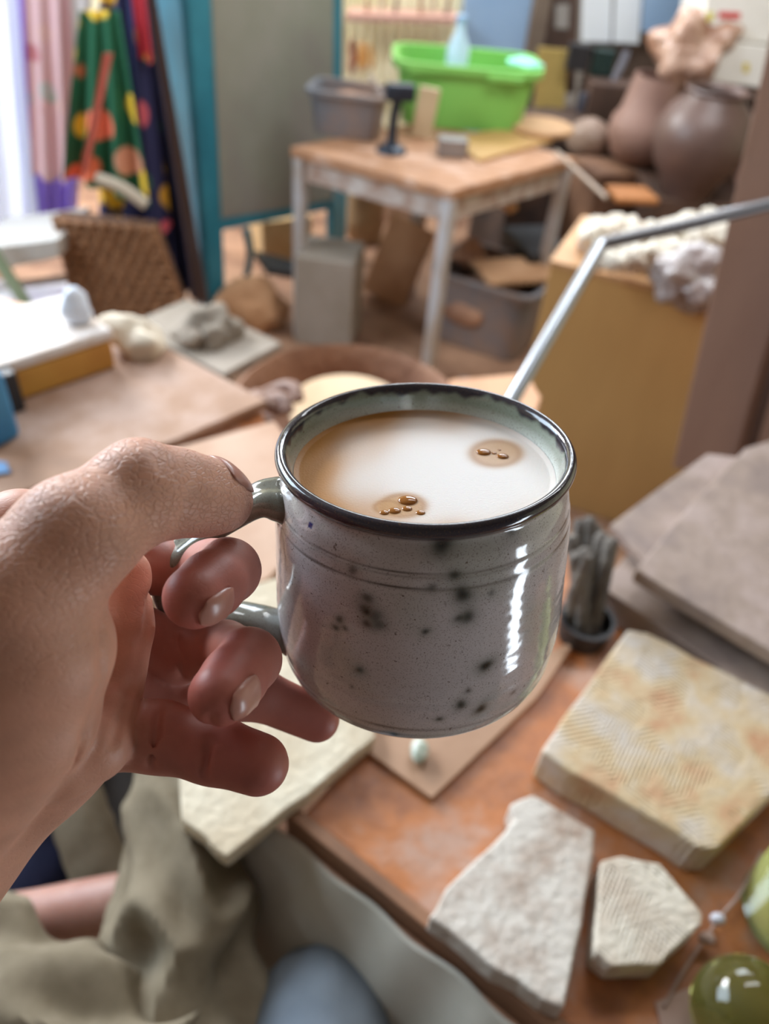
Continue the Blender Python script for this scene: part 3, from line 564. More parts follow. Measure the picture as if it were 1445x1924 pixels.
P = onz(-20, 818, .66)
tag(obj('blue_container', box(P, .07, .05, .10, -.5), M_['blue'], smooth=False, bevel=.008), 'blue plastic container cut off by the left edge', 'container')
tag(obj('blue_scrap', prism(smooth_poly([onz(*p, .664) for p in ((-60, 860), (15, 868), (20, 885), (-60, 900))], 3, .002), .004), mat('light_blue_scrap', (120, 160, 206), None, rough=.5), smooth=False), 'light blue scrap lying at the left edge below the blue container', 'scrap')

# ================================================================== FRONT BENCH
BZ = .65
C0 = onz(570, 1530, BZ)
bn = thing('workbench', 'orange brown wooden workbench at the lower right', 'bench', (C0.x+.3, C0.y+.2, 0))
bp_ = [C0, C0+U*.80, C0+U*.80+V*.46, C0+V*.46]
obj('worktop', prism(bp_, .03), M_['bench'], bn, smooth=False, bevel=.003)
obj('edge_lip', vprism([C0-V*.012-U*.01+Vector((0, 0, .006)), C0-V*.012+U*1.1+Vector((0, 0, .006)), C0-V*.012+U*1.1-Vector((0, 0, .03)), C0-V*.012-U*.01-Vector((0, 0, .03))], V*.012), mat('dark_bench_edge', (120, 84, 60), (146, 104, 76), 14, .6), bn, smooth=False, bevel=.002)
for p in (C0+U*.15+V*.12, C0+U*.74+V*.06, C0+U*.74+V*.40, C0+U*.06+V*.40): obj('leg', box((p.x, p.y, 0), .05, .05, BZ-.03, -.57), M_['dark_wood'], bn, smooth=False)
# cream plaster board at left of the bench
tag(obj('plaster_board', prism(smooth_poly([onz(*p, .672) for p in ((705, 1385), (640, 1440), (425, 1610), (340, 1540), (330, 1250), (430, 1110), (560, 1075), (640, 1100))], 6, .002, 3), .02), M_['cream_plaster'], smooth=False, bevel=.002), 'cream plaster board with worn brown edge under the mug and fingers', 'board')
tag(obj('thin_board', prism([onz(*p, .657) for p in ((812, 1500), (672, 1398), (760, 1240), (1000, 1240), (1085, 1200), (1010, 1310))], .007), M_['bench2'], smooth=False, bevel=.001), 'thin tan board whose corner shows directly under the mug', 'board')
tag(obj('pebble', lump(onz(788, 1412, .664), .008, .013, .006, .2, 60, 1), mat('green_white_glaze', (128, 140, 118), (214, 216, 204), 120, .2)), 'small green and white glazed pebble below the mug', 'pebble')
# boards stacked at the right
tag(obj('grey_pink_board', prism(smooth_poly([onz(*p, .69) for p in ((1125, 1100), (1445, 1318), (1650, 1440), (1750, 950), (1380, 860), (1230, 985))], 3, .001), .038), M_['greyboard'], smooth=False, bevel=.002), 'thick grey pink board, lowest of the stack at the right', 'board', 'boards stacked at the right')
tag(obj('grey_pink_board', prism([onz(*p, .706) for p in ((1148, 985), (1208, 1052), (1300, 1110), (1700, 1330), (1740, 900), (1330, 852), (1235, 920))], .012), M_['greyboard'], smooth=False, bevel=.001), 'middle thin grey board of the stack, its corner poking left', 'board', 'boards stacked at the right')
tag(obj('grey_pink_board', prism(smooth_poly([onz(*p, .728) for p in ((1195, 1070), (1445, 1220), (1620, 1320), (1740, 870), (1450, 826), (1400, 842), (1300, 945))], 3, .001), .018), M_['greyboard'], smooth=False, bevel=.002), 'topmost grey pink board of the stack at the right', 'board', 'boards stacked at the right')
# scratched plaster slab
def scratched(m):
    n = m.node_tree; b = n.nodes['Principled BSDF']; t = n.nodes['Texture Coordinate']
    hs = []
    for ang, fr_ in ((.5, 90), (1.25, 70), (2.3, 80)):
        mp = n.nodes.new('ShaderNodeMapping'); mp.inputs['Rotation'].default_value = (0, 0, ang); n.links.new(t.outputs['Object'], mp.inputs[0])
        wv = n.nodes.new('ShaderNodeTexWave'); wv.inputs['Scale'].default_value = fr_; wv.inputs['Distortion'].default_value = 1.5; wv.inputs['Detail Scale'].default_value = .4; n.links.new(mp.outputs[0], wv.inputs['Vector'])
        ns = n.nodes.new('ShaderNodeTexNoise'); ns.inputs['Scale'].default_value = 14+ang*5; n.links.new(mp.outputs[0], ns.inputs['Vector'])
        r = n.nodes.new('ShaderNodeMapRange'); r.inputs['From Min'].default_value = .55; r.inputs['From Max'].default_value = .6; n.links.new(ns.outputs[0], r.inputs[0])
        mu = n.nodes.new('ShaderNodeMath'); mu.operation = 'MULTIPLY'; n.links.new(wv.outputs[1], mu.inputs[0]); n.links.new(r.outputs[0], mu.inputs[1]); hs.append(mu.outputs[0])
    a = n.nodes.new('ShaderNodeMath'); a.operation = 'ADD'; n.links.new(hs[0], a.inputs[0]); n.links.new(hs[1], a.inputs[1])
    a2 = n.nodes.new('ShaderNodeMath'); a2.operation = 'ADD'; n.links.new(a.outputs[0], a2.inputs[0]); n.links.new(hs[2], a2.inputs[1])
    bp = n.nodes.new('ShaderNodeBump'); bp.inputs['Strength'].default_value = .5; bp.inputs['Distance'].default_value = .002; bp.invert = True
    old = b.inputs['Normal'].links[0].from_socket; n.links.new(old, bp.inputs['Normal']); n.links.new(a2.outputs[0], bp.inputs['Height']); n.links.new(bp.outputs[0], b.inputs['Normal'])
scratched(M_['plaster2'])
zt = .694
tag(obj('plaster_slab', prism(smooth_poly([onz(*p, zt) for p in ((1018, 1412), (1066, 1340), (1180, 1182), (1215, 1186), (1450, 1305), (1560, 1390), (1530, 1420), (1348, 1594), (1316, 1594))], 5, .0018, 5), .043), M_['plaster2'], smooth=False, bevel=.004), 'large thick plaster slab with scratched lines, right of the mug', 'slab')
tag(obj('plaster_wedge', prism(smooth_poly([onz(*p, .680) for p in ((960, 1512), (1000, 1492), (1118, 1560), (1112, 1640), (1060, 1895), (1020, 1880), (805, 1722), (850, 1660), (965, 1540))], 5, .0018, 8), .028), M_['plaster'], smooth=False, bevel=.004), 'rough white tapering plaster wedge at the bench front edge', 'slab')
m3 = mat('small_block_plaster', (216, 206, 190), (196, 176, 156), 20, .8, .35, 150, lo=.4, hi=.7); scratched(m3)
tag(obj('plaster_block', prism(smooth_poly([onz(*p, .682) for p in ((1130, 1618), (1170, 1608), (1240, 1622), (1320, 1716), (1318, 1735), (1240, 1812), (1150, 1815), (1118, 1790))], 4, .001, 2), .030), m3, smooth=False, bevel=.004), 'small five sided white plaster block with fine scratches', 'block')
tag(obj('pink_paper', prism([onz(*p, .653) for p in ((1232, 1882), (1330, 1840), (1500, 1900), (1500, 2050), (1260, 2000))], .002), mat('pink_board', (176, 146, 132), (188, 158, 142), 8, .7), smooth=False), 'pinkish board corner at the bottom edge beside the glass', 'board')
# cutting wire
cw = thing('cutting_wire', 'clay cutting cord with a knotted toggle on the bench', 'cord', onz(1345, 1730, .66))
obj('cord', tube([onz(1432, 1600, .676), onz(1390, 1680, .668), onz(1352, 1725, .664), onz(1290, 1815, .656), onz(1248, 1890, .655)], .0013, n=8), M_['string'], cw)
obj('knot', lump(onz(1348, 1728, .664), .0055, .0045, .005, .3, 100, 1, 3), mat('white_knot', (214, 214, 226), None, rough=.6), cw)
obj('toggle', lump(onz(1330, 1762, .662), .007, .005, .004, .25, 90, 5, 3), M_['string'], cw)
# tools in a jar
P = onz(1092, 1195, BZ)
jt = thing('tool_jar', 'dark jar holding clay covered tools behind the mug', 'jar', P)
obj('body', lathe([(0, 0), (.026, 0), (.028, .01), (.029, .026), (.031, .030), (.026, .030), (.024, .01), (0, .006)], P), M_['darkplastic'], jt)
tl_ = [(1070, 1005), (1090, 975), (1108, 970), (1120, 985), (1135, 1000), (1150, 1010), (1082, 1040), (1100, 1030)]
for i, (x, y) in enumerate(tl_):
    a = P+Vector((math.cos(i*2.4)*.012, math.sin(i*2.4)*.012, .012)); b = onz(x, y, BZ+.10+.004*(i % 3))
    b = a+(b-a).normalized()*min((b-a).length, .17)
    tag(obj('modelling_tool', tube([a, a.lerp(b, .6), a.lerp(b, .93), b], [.006, .0078, .0085, .004], n=10), M_['tool']), 'clay caked wooden modelling tool standing in the dark jar', 'tool', 'modelling tools in the dark jar')
P = onz(1068, 1190, BZ)
tag(obj('clay_covered_brush', tube([P+Vector((0, 0, .004)), P+Vector((-.004, .01, .05)), P+Vector((-.004, .012, .11))], [.008, .009, .005], n=12), M_['tool']), 'thick grey clay covered brush nearest the mug, left of the jar', 'brush')
# glass bulb and ridged bottle
gl = mat('olive_glass', (170, 172, 96), None, rough=.03, trans=.92)
g1 = onz(1400, 1908, BZ+.036)
dk = thing('glass_bulb', 'round olive glass bulb with window reflections at the bottom corner', 'glass', (g1.x, g1.y, BZ))
bm = bmesh.new(); bmesh.ops.create_uvsphere(bm, u_segments=64, v_segments=32, radius=.038)
for v in bm.verts: v.co += Vector((g1.x, g1.y, BZ+.0385))
obj('bulb', bm, gl, dk)
g2 = onz(1500, 1728, BZ)
bl = thing('ridged_bottle', 'ridged clear glass bottle with yellow liquid at the right edge', 'bottle', g2)
prof = [(0, 0), (.042, 0)]
for i in range(165):
    z = .004+i*.00125; prof.append((.0465+.0016*math.sin(i*.9), z))
prof += [(.036, .223), (.015, .238), (.014, .26), (.012, .26), (.012, .238), (.034, .22), (.0415, .206), (.0415, .006), (0, .006)]
lean = Matrix.Rotation(.0, 3, 'Y')
obj('glass', lathe(prof, g2, 64, M=lean), mat('ridged_glass', (222, 226, 150), None, rough=.08, trans=.75), bl)
obj('yellow_liquid', lathe([(0, .008), (.0405, .008), (.0405, .15), (0, .15)], g2, 48, M=lean), mat('yellow_liquid', (232, 196, 40), None, rough=.3), bl)

# ================================================================== CLOTH, LEGS
e0, e1 = C0-V*.02, C0-V*.02+U*.55
dn = Vector((0, 0, 1))
tag(obj('canvas_cloth', sheet(e0-U*.10+Vector((0, 0, -.012)), e1+Vector((0, 0, -.012)), e0-U*.16-V*.22+Vector((0, 0, -.5)), e1-V*.22+Vector((0, 0, -.5)), nx=160, ny=50, amp=.010, waves=8, nrm=-V, seed=2.2), M_['beige']), 'grey beige canvas cloth hanging from the bench front edge', 'cloth')
pr = thing('person', 'seated person in folded khaki trousers with one bare shin at lower left', 'person', wp(330, 1850, .7))
obj('trouser_leg', tube([wp(352, 1405, .80), wp(350, 1520, .74), wp(345, 1660, .68), wp(345, 1800, .65), wp(340, 1960, .62), wp(330, 2150, .60)], [.050, .053, .058, .064, .068, .07], n=72, sub=22, fold=.22, seed=3, fscale=8), M_['khaki'], pr)
obj('trouser_leg', tube([wp(-160, 1800, .62), wp(0, 1885, .60), wp(110, 1985, .57), wp(240, 2100, .56)], [.06, .062, .066, .07], n=72, sub=22, fold=.22, seed=8, fscale=6), M_['khaki'], pr)
obj('body', tube([wp(-60, 1735, .74), wp(60, 1722, .73), wp(200, 1702, .72), wp(330, 1690, .73)], [.022, .024, .027, .03], n=32, sub=10), 'SKIN' and mat('shin_skin', (176, 132, 118), (160, 112, 98), 30, .5, sss=.3), pr)
pk = None
tag(obj('person', tube([wp(610, 1835, .70), wp(605, 1880, .67), wp(598, 1980, .63), wp(585, 2200, .58), wp(580, 2500, .55)], [.030, .054, .062, .068, .072], n=64, sub=12, fold=.03, seed=5, fscale=12), M_['greyblue']), 'knee of a second leg in grey blue trousers at the bottom centre', 'person')
bm = bmesh.new()
tag(obj('dark_garment', tube([wp(215, 1380, 1.0), wp(215, 1520, .96), wp(240, 1800, .92)], .075, n=48, sub=12, fold=.05, seed=2), M_['darkgrey']), 'dark grey garment behind the khaki trouser leg', 'cloth')
tag(obj('khaki_strap', tube([wp(120, 1430, .9), wp(160, 1560, .86), wp(215, 1700, .84)], [.03, .032, .03], n=32, sub=12, fold=.05, seed=4), M_['khaki']), 'narrow khaki cloth band running down beside the hand wrist', 'cloth')
tag(obj('navy_garment', tube([wp(70, 1500, .96), wp(90, 1640, .92), wp(120, 1860, .9)], .07, n=48, sub=12, fold=.05, seed=6), M_['navy']), 'dark navy cloth in the shadow left of the khaki band', 'cloth')
tag(obj('grey_garment', tube([wp(-60, 1560, .93), wp(0, 1680, .9), wp(40, 1800, .88)], .045, n=48, sub=12, fold=.06, seed=9), mat('mid_grey_cloth', (112, 106, 104), None, rough=.9)), 'mid grey cloth at the left edge below the wrist', 'cloth')

# ================================================================== MUG (local z = mug axis)
MC = Vector((.01266, .02111, -.23931)); MA = Vector((.01256, .83266, .55364)).normalized()
ex = (Vector((1, 0, 0))-MA*MA.x).normalized(); ey = MA.cross(ex)
ML = Matrix((ex, ey, MA)).transposed()
MUG = MW @ (Matrix.Translation(MC) @ ML.to_4x4())
mug = thing('mug', 'pale grey speckled stoneware mug with dark rim, held in the hand', 'mug'); mug.matrix_world = MUG
HT = .086
outer = [(0, -.0835), (.036, -.0835), (.038, -.086), (.0415, -.0858), (.0448, -.0838), (.0470, -.0808), (.0482, -.077), (.0486, -.0755), (.0484, -.0745), (.0490, -.072), (.0495, -.066), (.0494, -.056), (.0488, -.044), (.0482, -.032), (.0478, -.024), (.0474, -.0205), (.0468, -.0198), (.0470, -.0190), (.0467, -.0160), (.0461, -.0153), (.0462, -.0145), (.0455, -.011), (.0442, -.0078), (.0436, -.0060), (.0440, -.0048), (.0456, -.0040), (.0466, -.0025), (.0466, -.0008), (.0456, .0006), (.0442, .0006), (.0430, -.0006), (.0424, -.003), (.0415, -.007), (.0408, -.010), (.0405, -.014), (.041, -.05), (.042, -.074), (.038, -.080), (0, -.080)]
def dense(p, n):                                   # resample the profile smoothly
    p = np.array(p); s = np.r_[0, np.cumsum(np.hypot(*np.diff(p, axis=0).T))]; t = np.linspace(0, s[-1], n)
    q = np.c_[np.interp(t, s, p[:, 0]), np.interp(t, s, p[:, 1])]
    for _ in range(3): q[1:-1] = (q[:-2]+2*q[1:-1]+q[2:])/4
    return q
NP, NA = 420, 480
pq = dense(outer, NP)
a_ = np.linspace(0, 2*np.pi, NA, endpoint=False)
vv = np.zeros((NP, NA, 3)); vv[:, :, 0] = pq[:, 0:1]*np.cos(a_); vv[:, :, 1] = pq[:, 0:1]*np.sin(a_); vv[:, :, 2] = pq[:, 1:2]
wob = 1+.004*np.sin(2*a_+.6)[None]+(.0005*np.sin(vv[:, :, 2]*620)+.0003*np.sin(vv[:, :, 2]*1500+a_[None]))*(vv[:, :, 2] < -.02)
vv[:, :, 0] *= wob; vv[:, :, 1] *= wob
vf = vv.reshape(-1, 3)
idx = np.arange(NP*NA).reshape(NP, NA)
fc = np.stack([idx[:-1], np.roll(idx, -1, 1)[:-1], np.roll(idx, -1, 1)[1:], idx[1:]], -1).reshape(-1, 4)
def npmesh(name, v, f, m, parent, local=True):
    me = bpy.data.meshes.new(name); me.vertices.add(len(v)); me.vertices.foreach_set('co', np.asarray(v, np.float32).ravel())
    me.loops.add(f.size); me.loops.foreach_set('vertex_index', f.ravel().astype(np.int32))
    k = f.shape[1]; me.polygons.add(len(f)); me.polygons.foreach_set('loop_start', np.arange(0, f.size, k, dtype=np.int32))
    me.update(calc_edges=True); me.validate()
    me.polygons.foreach_set('use_smooth', [True]*len(me.polygons))
    me.materials.append(m); o = bpy.data.objects.new(name, me); C.objects.link(o); o.parent = parent
    return o
def addcol(o, name, col):
    at = o.data.attributes.new(name, 'FLOAT_COLOR', 'POINT'); c4 = np.ones((len(col), 4), np.float32); c4[:, :3] = col; at.data.foreach_set('color', c4.ravel())
# glaze colours
Mn = np.array(ML); cc = vf @ Mn.T + np.array(MC)
pxs = CX+F*cc[:, 0]/-cc[:, 2]; pys = CY-F*cc[:, 1]/-cc[:, 2]
nrm_r = np.c_[np.cos(np.tile(a_, NP)), np.sin(np.tile(a_, NP))]
outside = np.repeat(np.arange(NP) < pq[:, 1].argmax(), NA)
facing = ((vf[:, :2]/(np.linalg.norm(vf[:, :2], axis=1, keepdims=True)+1e-9)) @ (Mn.T @ -np.array(MC))[:2] > 0)
cand = outside & facing & (vf[:, 2] < -.005) & (vf[:, 2] > -.085)
L3 = lambda c: np.array(s2l(c)[:3])
def nz(p, s, o=0): return np.array([noise.noise(Vector(q)*s+Vector((o, o, 0))) for q in p])
base = L3((204, 197, 199)); green = L3((172, 174, 164)); warm = L3((194, 184, 168))
Z = vf[:, 2]; th = np.tile(a_, NP)
n1 = np.sin(3*th+Z*60)+np.sin(5*th-Z*90+1)+np.sin(9*th+Z*140+2)
n1 = n1/3
col = base[None]*np.ones((len(vf), 1))
ksel = np.clip((n1-.1)*.9, 0, .55)[:, None]; col = col*(1-ksel)+green*ksel
kb = np.clip((-Z-.068)/.018, 0, 1)[:, None]*.6; col = col*(1-kb)+warm*kb
kt = np.clip((Z+.030)/.02, 0, 1)[:, None]*.25; col = col*(1-kt)+L3((166, 168, 158))*kt
# throwing rings stained brown
for z0, w0, s0 in ((-.0200, .00042, 1.), (-.0153, .00032, .85), (-.0164, .0003, .4), (-.0755, .0005, .7), (-.0790, .0004, .5)):
    z1 = z0+.0004*np.sin(3*th+1)
    k = (np.exp(-((Z-z1)/w0)**2)*s0*(.72+.28*np.sin(7*th+2*np.sin(3*th)))*outside)[:, None]; col = col*(1-k)+L3((62, 42, 28))*k
SP = [(832, 1022, 17, 1), (852, 1080, 9, .7), (870, 1116, 15, .95), (878, 1158, 13, .7), (862, 1160, 8, .5), (692, 1125, 10, .5), (686, 1145, 12, .5), (704, 1158, 13, .45), (712, 1175, 12, .4), (690, 1172, 8, .6), (690, 1150, 5, .8), (638, 1165, 8, .6), (630, 1180, 7, .6), (648, 1180, 5, .5), (663, 1072, 9, .35), (676, 1258, 8, .75), (729, 1260, 9, .8), (829, 1234, 8, .7), (867, 1257, 11, .9), (912, 1250, 13, 1), (944, 1248, 10, .85), (865, 1324, 10, .95), (904, 1332, 12, 1), (825, 1352, 6, .7), (740, 1380, 8, .8), (870, 1385, 7, .6), (800, 1187, 6, .7), (965, 992, 14, .5), (880, 1298, 6, .4), (760, 1345, 8, .25), (812, 1102, 8, .35), (838, 1392, 7, .5), (660, 1290, 4, .3), (960, 1212, 5, .7), (965, 1300, 6, .3), (858, 1345, 7, .4), (925, 1115, 6, .25)]
ci = np.where(cand)[0]
for i, (x, y, r, s) in enumerate(SP):
    j = ci[np.argmin((pxs[ci]-x)**2+(pys[ci]-y)**2)]; rr = r*.255/F*.98
    d = vf-vf[j]; dist = np.sqrt((d**2).sum(1)); ang = np.arctan2(d[:, 2], d @ np.array([-vf[j, 1], vf[j, 0], 0])/.048)
    dd = dist/(1+.10*np.sin(2*ang+i*1.7)+.05*np.sin(3*ang+i))
    halo = (np.exp(-(dd/(rr*1.7))**2)*.62*s**.6*outside)[:, None]; col = col*(1-halo)+L3((74, 88, 66))*halo
    k = (1/(1+np.exp((dd-rr*.75)/(rr*.22)))*s**.55*outside)[:, None]; col = col*(1-k)+L3((18, 24, 18))*k
j = ci[np.argmin((pxs[ci]-584)**2+(pys[ci]-987)**2)]; d = np.abs(vf-vf[j]); k = ((d.max(1) < .0007)*1.)[:, None]; col = col*(1-k)+L3((40, 60, 120))*k
# inside: dark rim running into pale green white glaze
inside = ~outside
edge = Z+.0006*np.sin(5*th)+.0005*np.sin(11*th+1)+.0005*np.sin(23*th)+.0003*np.sin(47*th+2)
rim = np.where(outside, np.clip((Z+.0060)/.0008, 0, 1), np.clip((edge+.0024)/.0012, 0, 1))[:, None]
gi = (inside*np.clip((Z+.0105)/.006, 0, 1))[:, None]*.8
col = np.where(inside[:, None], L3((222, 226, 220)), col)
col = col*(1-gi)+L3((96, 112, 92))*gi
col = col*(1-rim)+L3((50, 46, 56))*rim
mg = bpy.data.materials.new('speckled_glaze'); mg.use_nodes = True; n = mg.node_tree; b = n.nodes['Principled BSDF']
at = n.nodes.new('ShaderNodeAttribute'); at.attribute_name = 'glaze'
t = n.nodes.new('ShaderNodeTexCoord'); vo = n.nodes.new('ShaderNodeTexNoise'); vo.inputs['Scale'].default_value = 2100; vo.inputs['Detail'].default_value = 3; n.links.new(t.outputs['Object'], vo.inputs['Vector'])
r = n.nodes.new('ShaderNodeMapRange'); r.inputs['From Min'].default_value = .3; r.inputs['From Max'].default_value = .46; r.inputs['To Min'].default_value = .45; r.inputs['To Max'].default_value = 1; n.links.new(vo.outputs[0], r.inputs[0])
v2 = n.nodes.new('ShaderNodeTexNoise'); v2.inputs['Scale'].default_value = 620; v2.inputs['Detail'].default_value = 2; n.links.new(t.outputs['Object'], v2.inputs['Vector'])
r2 = n.nodes.new('ShaderNodeMapRange'); r2.inputs['From Min'].default_value = .25; r2.inputs['From Max'].default_value = .31; r2.inputs['To Min'].default_value = .25; r2.inputs['To Max'].default_value = 1; n.links.new(v2.outputs[0], r2.inputs[0])
mm = n.nodes.new('ShaderNodeMath'); mm.operation = 'MULTIPLY'; n.links.new(r.outputs[0], mm.inputs[0]); n.links.new(r2.outputs[0], mm.inputs[1])
mx = n.nodes.new('ShaderNodeMix'); mx.data_type = 'RGBA'; mx.inputs[6].default_value = s2l((92, 72, 56)); n.links.new(mm.outputs[0], mx.inputs[0]); n.links.new(at.outputs[0], mx.inputs[7]); n.links.new(mx.outputs[2], b.inputs['Base Color'])
b.inputs['Roughness'].default_value = .13; b.inputs['IOR'].default_value = 1.5; b.inputs['Coat Weight'].default_value = .4; b.inputs['Coat Roughness'].default_value = .04
bb = n.nodes.new('ShaderNodeTexNoise'); bb.inputs['Scale'].default_value = 130; n.links.new(t.outputs['Object'], bb.inputs['Vector'])
bu = n.nodes.new('ShaderNodeBump'); bu.inputs['Strength'].default_value = .10; bu.inputs['Distance'].default_value = .002; n.links.new(bb.outputs[0], bu.inputs['Height']); n.links.new(bu.outputs[0], b.inputs['Normal'])
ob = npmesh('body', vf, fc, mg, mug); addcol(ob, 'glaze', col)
# handle: strap of changing section
HD = math.radians(11)
hr, ha = Vector((-math.cos(HD), -math.sin(HD), 0)), Vector((math.sin(HD), -math.cos(HD), 0))
hp = [(.0435, -.0165, .011, .0055), (.0475, -.0150, .0095, .0052), (.053, -.0150, .0075, .0042), (.062, -.0205, .0066, .0032), (.073, -.0272, .0066, .0030), (.082, -.035, .0066, .0030), (.0865, -.045, .0066, .0030), (.083, -.0545, .0066, .0030), (.074, -.0590, .0066, .0031), (.064, -.0605, .0068, .0033), (.056, -.0640, .0075, .0037), (.050, -.0685, .009, .0045), (.0465, -.0715, .010, .005)]
hpn = np.array(hp); tt = np.linspace(0, len(hp)-1, 110)
def crs(c):
    o = []
    for t_ in tt:
        i = min(int(t_), len(hp)-2); u = t_-i; p0, p1, p2, p3 = c[max(i-1, 0)], c[i], c[i+1], c[min(i+2, len(hp)-1)]
        o.append(.5*((2*p1)+(-p0+p2)*u+(2*p0-5*p1+4*p2-p3)*u*u+(-p0+3*p1-3*p2+p3)*u**3))
    return np.array(o)
hc = np.stack([crs(hpn[:, k]) for k in range(4)], 1)
vs = []; NS = 40
for i in range(len(hc)):
    p = hr*hc[i, 0]+Vector((0, 0, hc[i, 1])); j0, j1 = max(i-1, 0), min(i+1, len(hc)-1)
    tn = (hr*(hc[j1, 0]-hc[j0, 0])+Vector((0, 0, hc[j1, 1]-hc[j0, 1]))).normalized(); nn = tn.cross(ha).normalized()
    for k in range(NS):
        a = 2*math.pi*k/NS; cx_, sy_ = math.cos(a), math.sin(a)
        e = math.copysign(abs(sy_)**.8, sy_)*(1-.18*math.exp(-(cx_/.35)**2)*(1 if sy_ > 0 else 0))
        vs.append(p+ha*hc[i, 2]*math.copysign(abs(cx_)**.9, cx_)+nn*hc[i, 3]*e)
vs = np.array([list(v) for v in vs]); idn = np.arange(len(vs)).reshape(len(hc), NS)
hf = np.stack([idn[:-1], np.roll(idn, -1, 1)[:-1], np.roll(idn, -1, 1)[1:], idn[1:]], -1).reshape(-1, 4)
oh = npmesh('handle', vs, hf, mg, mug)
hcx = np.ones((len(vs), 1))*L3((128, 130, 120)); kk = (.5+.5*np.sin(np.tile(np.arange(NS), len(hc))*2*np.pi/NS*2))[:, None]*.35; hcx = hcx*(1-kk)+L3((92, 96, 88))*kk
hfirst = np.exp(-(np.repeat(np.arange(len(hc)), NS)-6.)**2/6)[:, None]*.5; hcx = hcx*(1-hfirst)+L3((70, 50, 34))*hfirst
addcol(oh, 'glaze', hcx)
# coffee
cf = thing('coffee', 'milky coffee with white foam and painted window sheen filling the mug', 'coffee'); cf.matrix_world = MUG
CZ = -.0088; nr, na = 150, 300
rr_ = np.linspace(0, .0412, nr); aa = np.linspace(0, 2*np.pi, na, endpoint=False)
gx = rr_[:, None]*np.cos(aa); gy = rr_[:, None]*np.sin(aa)
gz = CZ+np.where(rr_[:, None] > .0395, (rr_[:, None]-.0395)*.3, 0)+0*gx
cv = np.stack([gx, gy, gz], -1).reshape(-1, 3)
c2_ = cv @ Mn.T+np.array(MC); qx = CX+F*c2_[:, 0]/-c2_[:, 2]; qy = CY-F*c2_[:, 1]/-c2_[:, 2]
tan_, foam_sheen = L3((182, 124, 52)), L3((230, 224, 220))
def blob(x, y, rx, ry, s=3.): return 1/(1+np.exp(s*(((qx-x)/rx)**2+((qy-y)/ry)**2-1)))
wob = .06*np.sin(qx*.05)+.05*np.sin(qy*.07+qx*.02)
wm = np.clip(blob(880, 890, 222*(1+wob), 104*(1+wob), 4), 0, 1)[:, None]  # white area paints the foam together with window sheen
wm = np.maximum(wm, (.9*blob(965, 920, 120, 90, 3))[:, None])
ccol = tan_*(1-wm)+foam_sheen*wm
for x, y, rx, ry, s in ((932, 852, 52, 27, .8), (757, 950, 46, 24, .9), (728, 953, 28, 14, .7)):
    k = (blob(x, y, rx, ry, 5)*s)[:, None]; ccol = ccol*(1-k)+L3((186, 138, 84))*k
    k = (np.exp(-((np.sqrt(((qx-x)/rx)**2+((qy-y)/ry)**2)-.85)/.15)**2)*.35)[:, None]; ccol = ccol*(1-k)+L3((150, 98, 48))*k
cidx = np.arange(nr*na).reshape(nr, na)
cfc = np.stack([cidx[:-1], np.roll(cidx, -1, 1)[:-1], np.roll(cidx, -1, 1)[1:], cidx[1:]], -1).reshape(-1, 4)
mcf = bpy.data.materials.new('milk_foam'); mcf.use_nodes = True; n = mcf.node_tree; b = n.nodes['Principled BSDF']
at = n.nodes.new('ShaderNodeAttribute'); at.attribute_name = 'foam'; n.links.new(at.outputs[0], b.inputs['Base Color'])
b.inputs['Roughness'].default_value = .5; b.inputs['Specular IOR Level'].default_value = .22; b.inputs['Subsurface Weight'].default_value = .08; b.inputs['Subsurface Scale'].default_value = .002
t = n.nodes.new('ShaderNodeTexCoord'); bb = n.nodes.new('ShaderNodeTexNoise'); bb.inputs['Scale'].default_value = 1500; n.links.new(t.outputs['Object'], bb.inputs['Vector'])
bu = n.nodes.new('ShaderNodeBump'); bu.inputs['Strength'].default_value = .12; bu.inputs['Distance'].default_value = .001; n.links.new(bb.outputs[0], bu.inputs['Height']); n.links.new(bu.outputs[0], b.inputs['Normal'])
oc = npmesh('surface', cv, cfc, mcf, cf); addcol(oc, 'foam', ccol)
mbub = mat('coffee_bubble', (150, 92, 36), None, rough=.06)
for x, y, r in ((909, 850, .0016), (945, 858, .0013), (928, 852, .0006), (938, 846, .0004), (765, 940, .0019), (764, 956, .0010), (790, 963, .0009), (742, 960, .0012), (722, 963, .0009)):
    j = np.argmin((qx-x)**2+(qy-y)**2); P = cv[j]
    bm = bmesh.new(); bmesh.ops.create_uvsphere(bm, u_segments=24, v_segments=12, radius=r*1.35)
    for v in bm.verts: v.co = Vector((P[0]+v.co.x*1.15, P[1]+v.co.y, P[2]+v.co.z*.35))
    o = obj('bubble', bm, mbub); o.parent = cf

